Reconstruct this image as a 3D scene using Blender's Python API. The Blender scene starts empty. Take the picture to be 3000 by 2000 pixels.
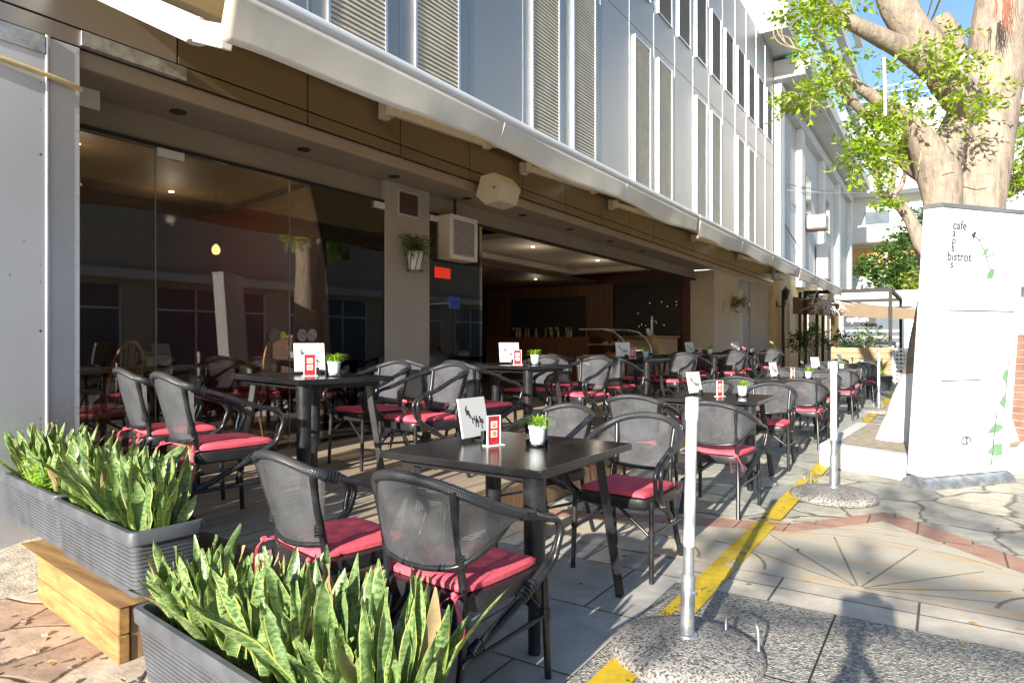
import bpy, bmesh, math, random
from math import sin, cos, pi, radians, sqrt, atan2
from mathutils import Vector, Matrix, noise as mnoise
random.seed(7)
C = bpy.context.scene.collection
# ---------------------------------------------------------------- survey helpers (photo ray -> point in the street)
F = 1950.0; TH = radians(33.0); H = 1.27
FW = Vector((-sin(TH), cos(TH), 0)); RT = Vector((cos(TH), sin(TH), 0)); UP = Vector((0, 0, 1))
def ray(px, py): return FW + RT*((px-1500)/F) + UP*((1000-py)/F)
def WD(px, py, d): return Vector((0, 0, H)) + ray(px, py)*d
def WZ(px, py, z): return WD(px, py, F*(H-z)/(py-1000))
def WX(px, py, x): r = ray(px, py); return Vector((0, 0, H)) + r*(x/r.x)
def WY(px, py, y): r = ray(px, py); return Vector((0, 0, H)) + r*(y/r.y)
# ---------------------------------------------------------------- mesh builder
class MB:
    def __init__(s): s.v = []; s.f = []; s.uv = []; s.mi = []
    def add(s, vs, fs, mi=0, uvs=None):
        b = len(s.v); s.v += [tuple(p) for p in vs]
        for i, f in enumerate(fs):
            s.f.append(tuple(b+k for k in f)); s.mi.append(mi)
            s.uv.append(uvs[i] if uvs else [(0, 0)]*len(f))
    def box(s, c, sz, rz=0, mi=0, R=None):
        M = R if R else Matrix.Rotation(rz, 3, 'Z')
        hx, hy, hz = sz[0]/2, sz[1]/2, sz[2]/2
        vs = [Vector(c)+M@Vector((x*hx, y*hy, z*hz)) for x in (-1, 1) for y in (-1, 1) for z in (-1, 1)]
        s.add(vs, [(0,1,3,2),(4,6,7,5),(0,4,5,1),(2,3,7,6),(0,2,6,4),(1,5,7,3)], mi)
        return s
    def bx(s, x0, x1, y0, y1, z0, z1, mi=0):
        return s.box(((x0+x1)/2, (y0+y1)/2, (z0+z1)/2), (abs(x1-x0), abs(y1-y0), abs(z1-z0)), 0, mi)
    def beam(s, p, q, w, h, mi=0, up=(0, 0, 1)):
        p = Vector(p); q = Vector(q); y = (q-p).normalized(); u = Vector(up)
        x = y.cross(u)
        if x.length < 1e-4: x = Vector((1, 0, 0))
        x.normalize(); z = x.cross(y)
        R = Matrix((x, y, z)).transposed()
        return s.box((p+q)/2, (w, (q-p).length, h), 0, mi, R)
    def tube(s, pts, r, n=8, mi=0, cap=True, sx=1.0):
        pts = [Vector(p) for p in pts]; m = len(pts)
        rs = r if isinstance(r, (list, tuple)) else [r]*m
        t0 = (pts[1]-pts[0]).normalized()
        a = Vector((0, 0, 1)) if abs(t0.z) < .9 else Vector((1, 0, 0))
        nrm = t0.cross(a).normalized(); vs = []; L = [0]
        for i in range(m):
            t = ((pts[min(i+1, m-1)]-pts[i]).normalized() + (pts[i]-pts[max(i-1, 0)]).normalized())
            if t.length < 1e-6: t = t0
            t.normalize(); nrm = (nrm - t*nrm.dot(t)).normalized(); bn = t.cross(nrm)
            for k in range(n):
                an = 2*pi*k/n; vs.append(pts[i]+nrm*(cos(an)*rs[i]*sx)+bn*(sin(an)*rs[i]))
            if i: L.append(L[-1]+(pts[i]-pts[i-1]).length)
        fs = []; uv = []
        for i in range(m-1):
            for k in range(n):
                k2 = (k+1) % n
                fs.append((i*n+k, i*n+k2, (i+1)*n+k2, (i+1)*n+k))
                uv.append([(k/n, L[i]), ((k+1)/n, L[i]), ((k+1)/n, L[i+1]), (k/n, L[i+1])])
        if cap:
            fs.append(tuple(range(n-1, -1, -1))); uv.append([(0, 0)]*n)
            fs.append(tuple((m-1)*n+k for k in range(n))); uv.append([(0, 0)]*n)
        s.add(vs, fs, mi, uv); return s
    def lathe(s, prof, c=(0, 0, 0), n=24, mi=0):
        vs = []; fs = []; c = Vector(c); m = len(prof)
        for r, z in prof:
            for k in range(n): vs.append(c+Vector((r*cos(2*pi*k/n), r*sin(2*pi*k/n), z)))
        for i in range(m-1):
            for k in range(n):
                k2 = (k+1) % n; fs.append((i*n+k, i*n+k2, (i+1)*n+k2, (i+1)*n+k))
        fs.append(tuple(range(n-1, -1, -1))); fs.append(tuple((m-1)*n+k for k in range(n)))
        s.add(vs, fs, mi); return s
    def prism(s, poly, z0, z1, mi=0):
        n = len(poly); vs = [(p[0], p[1], z0) for p in poly]+[(p[0], p[1], z1) for p in poly]
        fs = [tuple(range(n-1, -1, -1)), tuple(range(n, 2*n))]+[(i, (i+1) % n, n+(i+1) % n, n+i) for i in range(n)]
        s.add(vs, fs, mi); return s
    def quad(s, a, b, c, d, mi=0): s.add([a, b, c, d], [(0, 1, 2, 3)], mi, [[(0, 0), (1, 0), (1, 1), (0, 1)]]); return s
    def sheet(s, poly, z, mi=0): s.add([(p[0], p[1], z) for p in poly], [tuple(range(len(poly)))], mi); return s
    def obj(s, name, mats, parent=None, smooth=False, bevel=0, local=False, keep=False):
        me = bpy.data.meshes.new(name)
        off = Vector((0, 0, 0))
        if parent and not local: off = wloc(parent)
        elif not parent and not keep and s.v:
            xs = [p[0] for p in s.v]; ys = [p[1] for p in s.v]; zs = [p[2] for p in s.v]
            off = Vector(((min(xs)+max(xs))/2, (min(ys)+max(ys))/2, min(zs)))
        me.from_pydata([tuple(Vector(p)-off) for p in s.v], [], s.f)
        uvl = me.uv_layers.new(name='UVMap')
        i = 0
        for fu in s.uv:
            for u in fu: uvl.data[i].uv = u; i += 1
        if not isinstance(mats, (list, tuple)): mats = [mats]
        for m in mats: me.materials.append(m)
        me.polygons.foreach_set('material_index', s.mi)
        if smooth:
            me.polygons.foreach_set('use_smooth', [True]*len(me.polygons))
            me.set_sharp_from_angle(angle=radians(smooth if smooth > 1 else 45))
        me.update()
        o = bpy.data.objects.new(name, me); C.objects.link(o)
        if parent: o.parent = parent
        else: o.location = off
        if bevel:
            b = o.modifiers.new('Bevel', 'BEVEL'); b.width = bevel; b.segments = 2; b.limit_method = 'ANGLE'
        return o
def wloc(o):
    l = Vector((0, 0, 0))
    while o: l += Vector(o.location); o = o.parent
    return l
def tag(o, label=None, cat=None, group=None, kind=None):
    if label: o['label'] = label
    if cat: o['category'] = cat
    if group: o['group'] = group
    if kind: o['kind'] = kind
    return o
def thing(name, loc, label, cat, group=None, rz=0):
    o = bpy.data.objects.new(name, None); C.objects.link(o); o.location = loc; o.rotation_euler = (0, 0, rz)
    o.empty_display_size = .1
    return tag(o, label, cat, group)
def copytree(o, parent=None):
    c = o.copy(); C.objects.link(c)
    if parent: c.parent = parent
    for ch in list(o.children): copytree(ch, c)
    return c
def place(proto, used, loc, rz, label, group):
    o = proto if not used else copytree(proto)
    o.location = loc; o.rotation_euler = (0, 0, rz); o['label'] = label; o['group'] = group
    return o
def spline(pts, n=6):
    pts = [Vector(p) for p in pts]; out = []
    for i in range(len(pts)-1):
        p0 = pts[max(i-1, 0)]; p1 = pts[i]; p2 = pts[i+1]; p3 = pts[min(i+2, len(pts)-1)]
        for k in range(n):
            t = k/n
            out.append(.5*((2*p1)+(p2-p0)*t+(2*p0-5*p1+4*p2-p3)*t*t+(3*p1-p0-3*p2+p3)*t**3))
    out.append(pts[-1]); return out
def lerp(a, b, t): return a+(b-a)*t
# ---------------------------------------------------------------- materials
def newmat(name):
    m = bpy.data.materials.new(name); m.use_nodes = True; nt = m.node_tree
    return m, nt, nt.nodes['Principled BSDF'], nt.nodes['Material Output']
def N(nt, t, **kw):
    n = nt.nodes.new(t)
    for k, v in kw.items(): setattr(n, k, v)
    return n
def coords(nt, kind='Object', scale=(1, 1, 1), rot=(0, 0, 0)):
    tc = N(nt, 'ShaderNodeTexCoord'); mp = N(nt, 'ShaderNodeMapping')
    mp.inputs['Scale'].default_value = scale; mp.inputs['Rotation'].default_value = rot
    nt.links.new(tc.outputs[kind], mp.inputs['Vector']); return mp.outputs['Vector']
def wcoords(nt, scale=(1, 1, 1), rot=(0, 0, 0)):
    g = N(nt, 'ShaderNodeNewGeometry'); mp = N(nt, 'ShaderNodeMapping')
    mp.inputs['Scale'].default_value = scale; mp.inputs['Rotation'].default_value = rot
    nt.links.new(g.outputs['Position'], mp.inputs['Vector']); return mp.outputs['Vector']
def ramp(nt, fac, stops):
    r = N(nt, 'ShaderNodeValToRGB'); e = r.color_ramp.elements
    e[0].position = stops[0][0]; e[0].color = (*stops[0][1], 1); e[1].position = stops[-1][0]; e[1].color = (*stops[-1][1], 1)
    for p, c in stops[1:-1]: x = e.new(p); x.color = (*c, 1)
    nt.links.new(fac, r.inputs['Fac']); return r.outputs['Color']
def mixc(nt, fac, a, b, bt='MIX'):
    n = N(nt, 'ShaderNodeMix', data_type='RGBA', blend_type=bt)
    for i, v in ((0, fac), (6, a), (7, b)):
        if hasattr(v, 'default_value') or hasattr(v, 'is_linked'): nt.links.new(v, n.inputs[i])
        else: n.inputs[i].default_value = v if i == 0 else (*v, 1)
    return n.outputs[2]
def math_(nt, op, a, b=None, c=None):
    n = N(nt, 'ShaderNodeMath', operation=op)
    for i, v in enumerate((a, b, c)):
        if v is None: continue
        if hasattr(v, 'is_linked'): nt.links.new(v, n.inputs[i])
        else: n.inputs[i].default_value = v
    return n.outputs[0]
def noise(nt, vec, scale, detail=4, rough=.6):
    n = N(nt, 'ShaderNodeTexNoise'); n.inputs['Scale'].default_value = scale; n.inputs['Detail'].default_value = detail
    n.inputs['Roughness'].default_value = rough; nt.links.new(vec, n.inputs['Vector']); return n.outputs['Fac']
def bump(nt, bsdf, h, strength, dist=.01):
    b = N(nt, 'ShaderNodeBump'); b.inputs['Strength'].default_value = strength; b.inputs['Distance'].default_value = dist
    nt.links.new(h, b.inputs['Height']); nt.links.new(b.outputs['Normal'], bsdf.inputs['Normal'])
def pm(name, col, rough=.6, metal=0, var=.12, scale=6, bmp=0, bscale=None, spec=.5, sc=(1, 1, 1), rvar=.15, emit=None, world=False):
    m, nt, b, out = newmat(name)
    v = wcoords(nt, sc) if world else coords(nt, 'Object', sc)
    n = noise(nt, v, scale)
    lo = tuple(max(0, c*(1-var*1.6)) for c in col); hi = tuple(min(1, c*(1+var*1.3)) for c in col)
    nt.links.new(ramp(nt, n, [(.3, lo), (.7, hi)]), b.inputs['Base Color'])
    r = N(nt, 'ShaderNodeMapRange'); nt.links.new(n, r.inputs[0]); r.inputs[3].default_value = max(0, rough*(1-rvar)); r.inputs[4].default_value = min(1, rough*(1+rvar))
    nt.links.new(r.outputs[0], b.inputs['Roughness'])
    b.inputs['Metallic'].default_value = metal; b.inputs['Specular IOR Level'].default_value = spec
    if bmp: bump(nt, b, noise(nt, v, bscale or scale*5), bmp)
    if emit: b.inputs['Emission Color'].default_value = (*emit[0], 1); b.inputs['Emission Strength'].default_value = emit[1]
    return m
M = {}
M['black_tube'] = pm('black tube', (.018, .019, .022), .32, var=.4, scale=20, spec=.6)
M['black_paint'] = pm('black paint', (.02, .02, .022), .35, var=.2, scale=14)
M['tabletop'] = pm('black tabletop', (.017, .017, .018), .2, var=.3, scale=5, rvar=.35)
M['cushion'] = pm('pink red cushion', (.72, .115, .155), .85, var=.14, scale=9, bmp=.35, bscale=90, spec=.2)
M['white'] = pm('white paint', (.68, .68, .67), .5, var=.04, scale=3)
M['signwhite'] = pm('white sign face', (.8, .8, .79), .4, var=.02, scale=2)
M['alu'] = pm('aluminium', (.55, .57, .6), .35, metal=.8, var=.08, scale=3)
M['galv'] = pm('galvanised steel', (.42, .45, .48), .42, metal=.7, var=.25, scale=12)
M['paper'] = pm('paper', (.74, .73, .7), .7, var=.03)
M['ink'] = pm('ink', (.03, .03, .035), .6, var=.1)
M['greyink'] = pm('grey ink', (.06, .06, .065), .6, var=.1)
M['redcard'] = pm('red printed card', (.42, .02, .03), .35, var=.2, scale=40)
M['food'] = pm('printed food', (.5, .36, .2), .4, var=.5, scale=120)
M['potwhite'] = pm('white pot', (.74, .78, .82), .35, var=.04)
M['potblue'] = pm('pale blue pot', (.35, .5, .62), .35, var=.04)
M['groove'] = pm('stone groove', (.27, .225, .17), .9, var=.2)
M['concrete'] = pm('concrete', (.36, .35, .33), .85, var=.15, scale=5, bmp=.2)
M['beige'] = pm('beige render', (.5, .45, .36), .8, var=.07, scale=2, bmp=.1, bscale=60, world=True)
M['greywall'] = pm('grey render', (.38, .35, .315), .75, var=.06, scale=2, bmp=.08, bscale=60, world=True)
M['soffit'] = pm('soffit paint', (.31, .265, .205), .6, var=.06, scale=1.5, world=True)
M['yellowwall'] = pm('yellow render', (.62, .47, .22), .85, var=.12, scale=2, bmp=.1, bscale=50, world=True)
M['whitewall'] = pm('white render', (.64, .65, .64), .85, var=.06, scale=.6, bmp=.08, bscale=40, world=True)
M['palewall'] = pm('pale grey render', (.52, .545, .555), .85, var=.07, scale=.5, sc=(1, 1, .25), bmp=.08, bscale=40, world=True)
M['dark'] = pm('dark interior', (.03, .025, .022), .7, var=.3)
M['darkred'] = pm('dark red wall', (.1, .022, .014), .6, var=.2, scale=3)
M['redpart'] = pm('red partition', (.2, .03, .02), .5, var=.15, scale=2)
M['cream'] = pm('cream metal', (.6, .54, .43), .5, var=.05)
M['darkgap'] = pm('dark joint', (.02, .018, .016), .8, var=.1)
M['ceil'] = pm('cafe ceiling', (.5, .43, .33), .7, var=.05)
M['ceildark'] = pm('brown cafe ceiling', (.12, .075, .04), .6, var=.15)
M['orange'] = pm('orange board', (.65, .2, .05), .6, var=.2)
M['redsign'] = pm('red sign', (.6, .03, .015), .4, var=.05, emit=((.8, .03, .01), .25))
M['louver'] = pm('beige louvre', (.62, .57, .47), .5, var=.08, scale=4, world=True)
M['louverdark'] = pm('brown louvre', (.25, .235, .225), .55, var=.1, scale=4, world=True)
M['yellowcable'] = pm('cream cable', (.62, .5, .25), .5, var=.1)
M['soil'] = pm('soil', (.05, .035, .025), .95, var=.4, scale=30, bmp=.8, bscale=60)
M['plastic'] = pm('dark grey plastic', (.085, .092, .105), .5, var=.18, scale=7, bmp=.05)
M['brick'] = pm('brick', (.27, .15, .11), .85, var=.2, scale=8)
M['turq'] = pm('turquoise balustrade', (.04, .42, .6), .25, var=.25, scale=3)
M['skyglass'] = pm('window pane', (.12, .15, .18), .12, var=.2, scale=1)
M['tan'] = pm('tan canopy', (.19, .14, .09), .8, var=.08, scale=3)
M['bulb'] = pm('lit lamp', (1, .85, .6), .5, var=0, emit=((1, .8, .5), 12))
M['warmglow'] = pm('dim bulb', (1, .6, .25), .5, var=0, emit=((1, .55, .2), 1.6))
M['navy'] = pm('navy fabric', (.02, .022, .045), .7, var=.2)
M['skin'] = pm('skin', (.42, .24, .17), .6, var=.1)
M['hair'] = pm('dark hair', (.02, .013, .01), .5, var=.3)
M['redtop'] = pm('orange red top', (.45, .07, .02), .8, var=.15)
def awn(name='awning fabric', c1=(.8, .735, .6), c2=(.88, .82, .7), tc=(.75, .62, .42), tf=.22):
    m, nt, b, out = newmat(name)
    v = wcoords(nt); n = noise(nt, v, 2.2, 5)
    nt.links.new(ramp(nt, n, [(.3, c1), (.7, c2)]), b.inputs['Base Color'])
    b.inputs['Roughness'].default_value = .75
    bump(nt, b, noise(nt, v, 3.2, 2), .1, .03)
    t = N(nt, 'ShaderNodeBsdfTranslucent'); t.inputs['Color'].default_value = (*tc, 1)
    mx = N(nt, 'ShaderNodeMixShader'); mx.inputs[0].default_value = tf
    nt.links.new(b.outputs[0], mx.inputs[1]); nt.links.new(t.outputs[0], mx.inputs[2]); nt.links.new(mx.outputs[0], out.inputs[0])
    return m
M['awning'] = awn()
M['canopy'] = awn('awning canopy fabric', (.42, .32, .18), (.52, .41, .25), (.5, .33, .14), .3)
def panelmat(name, col, rough, metal):
    m, nt, b, out = newmat(name)
    v = wcoords(nt, (1, .35, 1)); n = noise(nt, v, .7, 2)
    nt.links.new(ramp(nt, n, [(.3, tuple(c*.97 for c in col)), (.7, tuple(min(1, c*1.03) for c in col))]), b.inputs['Base Color'])
    d = noise(nt, wcoords(nt, (1, 1, .2)), 9, 4)
    r = N(nt, 'ShaderNodeMapRange'); nt.links.new(d, r.inputs[0]); r.inputs[3].default_value = rough*.92; r.inputs[4].default_value = rough*1.1
    nt.links.new(r.outputs[0], b.inputs['Roughness']); b.inputs['Metallic'].default_value = metal
    bump(nt, b, noise(nt, v, .9, 0), .04, .03)
    return m
M['panel'] = panelmat('silver cladding panel', (.35, .325, .3), .4, .75)
M['shade_brown'] = panelmat('bronze cladding panel', (.19, .155, .1), .33, .6)  # silver cladding with the awning's shade and brown reflection put into the colour
M['colpanel'] = panelmat('grey column cladding', (.56, .58, .62), .4, .3)
def glassmat(name, tint, ior=1.5, rough=0.0, thick=False):
    m, nt, b, out = newmat(name); nt.nodes.remove(b)
    fr = N(nt, 'ShaderNodeFresnel'); fr.inputs['IOR'].default_value = ior
    t = N(nt, 'ShaderNodeBsdfTransparent'); t.inputs['Color'].default_value = (*tint, 1)
    g = N(nt, 'ShaderNodeBsdfGlossy'); g.inputs['Roughness'].default_value = rough; g.inputs['Color'].default_value = (.9, .92, .95, 1)
    mx = N(nt, 'ShaderNodeMixShader'); f = math_(nt, 'MULTIPLY', fr.outputs[0], 1.35)
    nt.links.new(f, mx.inputs[0]); nt.links.new(t.outputs[0], mx.inputs[1]); nt.links.new(g.outputs[0], mx.inputs[2])
    nt.links.new(mx.outputs[0], out.inputs[0]); return m
M['glass'] = glassmat('shop glass', (.8, .77, .72), 1.5)
M['clear'] = glassmat('clear glass', (.93, .95, .95), 1.45)
def meshmat():
    m, nt, b, out = newmat('woven chair mesh')
    uv = coords(nt, 'UV'); sp = N(nt, 'ShaderNodeSeparateXYZ'); nt.links.new(uv, sp.inputs[0])
    k = 2*pi/.0125
    a = math_(nt, 'SINE', math_(nt, 'MULTIPLY', math_(nt, 'ADD', sp.outputs[0], sp.outputs[1]), k))
    c = math_(nt, 'SINE', math_(nt, 'MULTIPLY', math_(nt, 'SUBTRACT', sp.outputs[0], sp.outputs[1]), k))
    h = math_(nt, 'MULTIPLY', a, c)
    hole = math_(nt, 'GREATER_THAN', h, .5)
    n = noise(nt, uv, 8, 3)
    nt.links.new(ramp(nt, n, [(.3, (.055, .058, .066)), (.7, (.1, .105, .115))]), b.inputs['Base Color'])
    b.inputs['Roughness'].default_value = .42; b.inputs['Specular IOR Level'].default_value = .6
    bump(nt, b, math_(nt, 'ABSOLUTE', h), .6, .003)
    t = N(nt, 'ShaderNodeBsdfTransparent'); mx = N(nt, 'ShaderNodeMixShader')
    nt.links.new(hole, mx.inputs[0]); nt.links.new(b.outputs[0], mx.inputs[1]); nt.links.new(t.outputs[0], mx.inputs[2])
    nt.links.new(mx.outputs[0], out.inputs[0]); return m
M['chairmesh'] = meshmat()
def braid():
    m, nt, b, out = newmat('braided rattan wrap')
    uv = coords(nt, 'UV'); sp = N(nt, 'ShaderNodeSeparateXYZ'); nt.links.new(uv, sp.inputs[0])
    u = math_(nt, 'MULTIPLY', sp.outputs[0], 2*pi*10); v = math_(nt, 'MULTIPLY', sp.outputs[1], 2*pi/.0085)
    h = math_(nt, 'SINE', math_(nt, 'ADD', v, math_(nt, 'MULTIPLY', math_(nt, 'SINE', u), 1.6)))
    nt.links.new(ramp(nt, math_(nt, 'MULTIPLY_ADD', h, .5, .5), [(0, (.014, .015, .018)), (1, (.05, .053, .06))]), b.inputs['Base Color'])
    b.inputs['Roughness'].default_value = .36; b.inputs['Specular IOR Level'].default_value = .6
    bump(nt, b, h, .45, .002); return m
M['braid'] = braid()
def wood(name, c1, c2, axis=0, rough=.6, sc=1, world=True):
    m, nt, b, out = newmat(name)
    s = [14*sc]*3; s[axis] = .9*sc
    v = wcoords(nt, tuple(s)) if world else coords(nt, 'Object', tuple(s))
    n = noise(nt, v, 1.5, 6, .65)
    nt.links.new(ramp(nt, n, [(.3, c1), (.68, c2)]), b.inputs['Base Color']); b.inputs['Roughness'].default_value = rough
    bump(nt, b, n, .3, .006); return m
M['plank'] = wood('golden timber', (.2, .1, .035), (.5, .29, .105), 0)
M['deck'] = wood('weathered deck board', (.25, .185, .13), (.46, .37, .265), 1, .65)
M['riser'] = wood('deck riser board', (.2, .12, .06), (.36, .24, .13), 2, .7)
M['chairwood'] = wood('honey chair wood', (.4, .17, .045), (.6, .3, .1), 2, .4, world=False)
M['counterwood'] = wood('pale counter wood', (.42, .29, .16), (.55, .4, .24), 2, .5)
M['brownwood'] = wood('brown wall panel', (.09, .035, .015), (.2, .085, .035), 2, .5)
M['screenwood'] = wood('screen timber', (.27, .17, .09), (.38, .26, .15), 0, .6)
def leafmat(name, c1, c2, trans, rough=.4, tr=.35):
    m, nt, b, out = newmat(name)
    oi = N(nt, 'ShaderNodeNewGeometry'); n = noise(nt, wcoords(nt), 7, 2)
    r = math_(nt, 'ADD', math_(nt, 'MULTIPLY', oi.outputs['Random Per Island'], .6), math_(nt, 'MULTIPLY', n, .4))
    nt.links.new(ramp(nt, r, [(.2, c1), (.8, c2)]), b.inputs['Base Color']); b.inputs['Roughness'].default_value = rough
    t = N(nt, 'ShaderNodeBsdfTranslucent'); t.inputs['Color'].default_value = (*trans, 1)
    mx = N(nt, 'ShaderNodeMixShader'); mx.inputs[0].default_value = tr
    nt.links.new(b.outputs[0], mx.inputs[1]); nt.links.new(t.outputs[0], mx.inputs[2]); nt.links.new(mx.outputs[0], out.inputs[0]); return m
M['leaf'] = leafmat('ficus leaf', (.08, .18, .01), (.36, .5, .035), (.62, .78, .04), .38)
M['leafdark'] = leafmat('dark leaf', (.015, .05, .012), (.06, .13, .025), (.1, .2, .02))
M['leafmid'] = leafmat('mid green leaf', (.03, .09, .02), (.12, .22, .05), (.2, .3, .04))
M['leafyel'] = leafmat('yellow green leaf', (.14, .2, .02), (.32, .36, .05), (.45, .45, .05))
M['grass'] = leafmat('lime pot plant', (.17, .36, .02), (.38, .6, .06), (.5, .7, .05), .4, .4)
M['fern'] = leafmat('fern', (.05, .08, .02), (.14, .17, .05), (.15, .2, .03))
def snake():
    m, nt, b, out = newmat('variegated snake leaf')
    uv = coords(nt, 'UV'); sp = N(nt, 'ShaderNodeSeparateXYZ'); nt.links.new(uv, sp.inputs[0])
    e = math_(nt, 'ABSOLUTE', math_(nt, 'MULTIPLY_ADD', sp.outputs[0], 2, -1))
    w = N(nt, 'ShaderNodeMapping'); w.inputs['Scale'].default_value = (2.2, 34, 1); nt.links.new(uv, w.inputs[0])
    g = N(nt, 'ShaderNodeNewGeometry'); rnd = g.outputs['Random Per Island']
    cmb = N(nt, 'ShaderNodeCombineXYZ'); nt.links.new(math_(nt, 'MULTIPLY', rnd, 90), cmb.inputs[2])
    va = N(nt, 'ShaderNodeVectorMath', operation='ADD'); nt.links.new(w.outputs[0], va.inputs[0]); nt.links.new(cmb.outputs[0], va.inputs[1])
    n = noise(nt, va.outputs[0], 1.0, 3)
    green = ramp(nt, n, [(.36, (.035, .09, .025)), (.46, (.1, .2, .055)), (.56, (.32, .43, .19))])
    green = mixc(nt, math_(nt, 'MULTIPLY', rnd, .4), green, (.2, .3, .08))
    green = mixc(nt, math_(nt, 'MULTIPLY', math_(nt, 'FRACT', math_(nt, 'MULTIPLY', rnd, 17)), .55), green, (.04, .1, .03))
    edge = math_(nt, 'GREATER_THAN', math_(nt, 'ADD', e, math_(nt, 'MULTIPLY_ADD', n, .2, -.1)), math_(nt, 'MULTIPLY_ADD', rnd, .22, .74))
    yel = mixc(nt, rnd, (.3, .38, .07), (.5, .52, .18))
    tipm = math_(nt, 'GREATER_THAN', math_(nt, 'MULTIPLY', sp.outputs[1], math_(nt, 'FRACT', math_(nt, 'MULTIPLY', rnd, 31))), .9)
    dead = math_(nt, 'GREATER_THAN', math_(nt, 'FRACT', math_(nt, 'MULTIPLY', rnd, 53)), .95); tipm = math_(nt, 'MAXIMUM', tipm, math_(nt, 'MULTIPLY', dead, .85))
    yel = mixc(nt, tipm, yel, (.36, .25, .13)); green = mixc(nt, tipm, green, (.3, .21, .11))
    nt.links.new(mixc(nt, edge, green, yel), b.inputs['Base Color'])
    b.inputs['Roughness'].default_value = .38
    bump(nt, b, n, .12, .004)
    t = N(nt, 'ShaderNodeBsdfTranslucent'); t.inputs['Color'].default_value = (.3, .4, .06, 1)
    mx = N(nt, 'ShaderNodeMixShader'); mx.inputs[0].default_value = .12
    nt.links.new(b.outputs[0], mx.inputs[1]); nt.links.new(t.outputs[0], mx.inputs[2]); nt.links.new(mx.outputs[0], out.inputs[0]); return m
M['snake'] = snake()
def bark():
    m, nt, b, out = newmat('fig bark')
    v = wcoords(nt, (1, 1, .3)); n = noise(nt, v, 15, 8, .75); n2 = noise(nt, wcoords(nt, (1, 1, 2.5)), 3, 4)
    c = ramp(nt, n, [(.28, (.12, .095, .075)), (.5, (.28, .23, .18)), (.72, (.45, .38, .305))])
    c = mixc(nt, ramp(nt, n2, [(.45, (0, 0, 0)), (.7, (.5, .5, .5))]), c, (.4, .3, .22))
    z = N(nt, 'ShaderNodeSeparateXYZ'); g = N(nt, 'ShaderNodeNewGeometry'); nt.links.new(g.outputs['Position'], z.inputs[0])
    wz = math_(nt, 'LESS_THAN', math_(nt, 'ADD', z.outputs[2], math_(nt, 'MULTIPLY', n2, .12)), .98)
    nt.links.new(mixc(nt, wz, c, (.76, .75, .72)), b.inputs['Base Color']); b.inputs['Roughness'].default_value = .8
    bump(nt, b, math_(nt, 'ADD', n, math_(nt, 'MULTIPLY', noise(nt, wcoords(nt, (1, 1, .12)), 22, 4), .6)), .9, .025); return m
M['bark'] = bark()
M['bark2'] = pm('pale bark', (.42, .34, .25), .85, var=.25, scale=5, bmp=.4)
def flag(name, cols, scale, joint, jw=.035, warp=.25, bst=.5):
    m, nt, b, out = newmat(name)
    v = wcoords(nt); vn = N(nt, 'ShaderNodeTexNoise'); vn.inputs['Scale'].default_value = 3; nt.links.new(v, vn.inputs['Vector'])
    sc = N(nt, 'ShaderNodeVectorMath', operation='SCALE'); nt.links.new(vn.outputs['Color'], sc.inputs[0]); sc.inputs['Scale'].default_value = warp
    va = N(nt, 'ShaderNodeVectorMath', operation='ADD'); nt.links.new(v, va.inputs[0]); nt.links.new(sc.outputs[0], va.inputs[1])
    fl = N(nt, 'ShaderNodeMapping'); fl.inputs['Scale'].default_value = (1, 1, 0); nt.links.new(va.outputs[0], fl.inputs[0])
    v1 = N(nt, 'ShaderNodeTexVoronoi', feature='DISTANCE_TO_EDGE'); v1.inputs['Scale'].default_value = scale; nt.links.new(fl.outputs[0], v1.inputs['Vector'])
    v2 = N(nt, 'ShaderNodeTexVoronoi'); v2.inputs['Scale'].default_value = scale; nt.links.new(fl.outputs[0], v2.inputs['Vector'])
    sp = N(nt, 'ShaderNodeSeparateColor'); nt.links.new(v2.outputs['Color'], sp.inputs[0])
    n = noise(nt, v, 9, 6, .7); n3 = noise(nt, v, 1.3, 3)
    c = ramp(nt, math_(nt, 'ADD', math_(nt, 'MULTIPLY', sp.outputs[0], .55), math_(nt, 'MULTIPLY', n3, .45)), cols)
    c = mixc(nt, .55, c, ramp(nt, n, [(.3, (.25, .25, .25)), (.7, (.85, .85, .85))]), 'OVERLAY')
    jn = math_(nt, 'ADD', v1.outputs['Distance'], math_(nt, 'MULTIPLY_ADD', n, .05, -.025))
    j = math_(nt, 'SMOOTH_MIN', math_(nt, 'DIVIDE', jn, jw), 1, .3)
    jc = N(nt, 'ShaderNodeClamp'); nt.links.new(j, jc.inputs[0])
    nt.links.new(mixc(nt, jc.outputs[0], joint, c), b.inputs['Base Color']); b.inputs['Roughness'].default_value = .75
    bump(nt, b, math_(nt, 'ADD', jc.outputs[0], math_(nt, 'MULTIPLY', n, .5)), bst, .02); return m
M['crazy'] = flag('crazy paving', [(.2, (.3, .3, .265)), (.5, (.43, .4, .325)), (.8, (.52, .465, .36))], 1.7, (.14, .12, .1))
M['rubble'] = flag('pink flagstones', [(.25, (.36, .25, .18)), (.5, (.48, .36, .26)), (.75, (.55, .46, .36))], 2.7, (.16, .11, .08), .035, .14, .7)
M['drysoil'] = pm('dry pale soil', (.42, .36, .28), .95, var=.25, scale=14, bmp=.8, bscale=70)
M['greenflag'] = flag('grey green flags', [(.2, (.26, .28, .25)), (.5, (.37, .38, .33)), (.8, (.47, .45, .38))], 1.3, (.13, .12, .1), .02)
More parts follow.
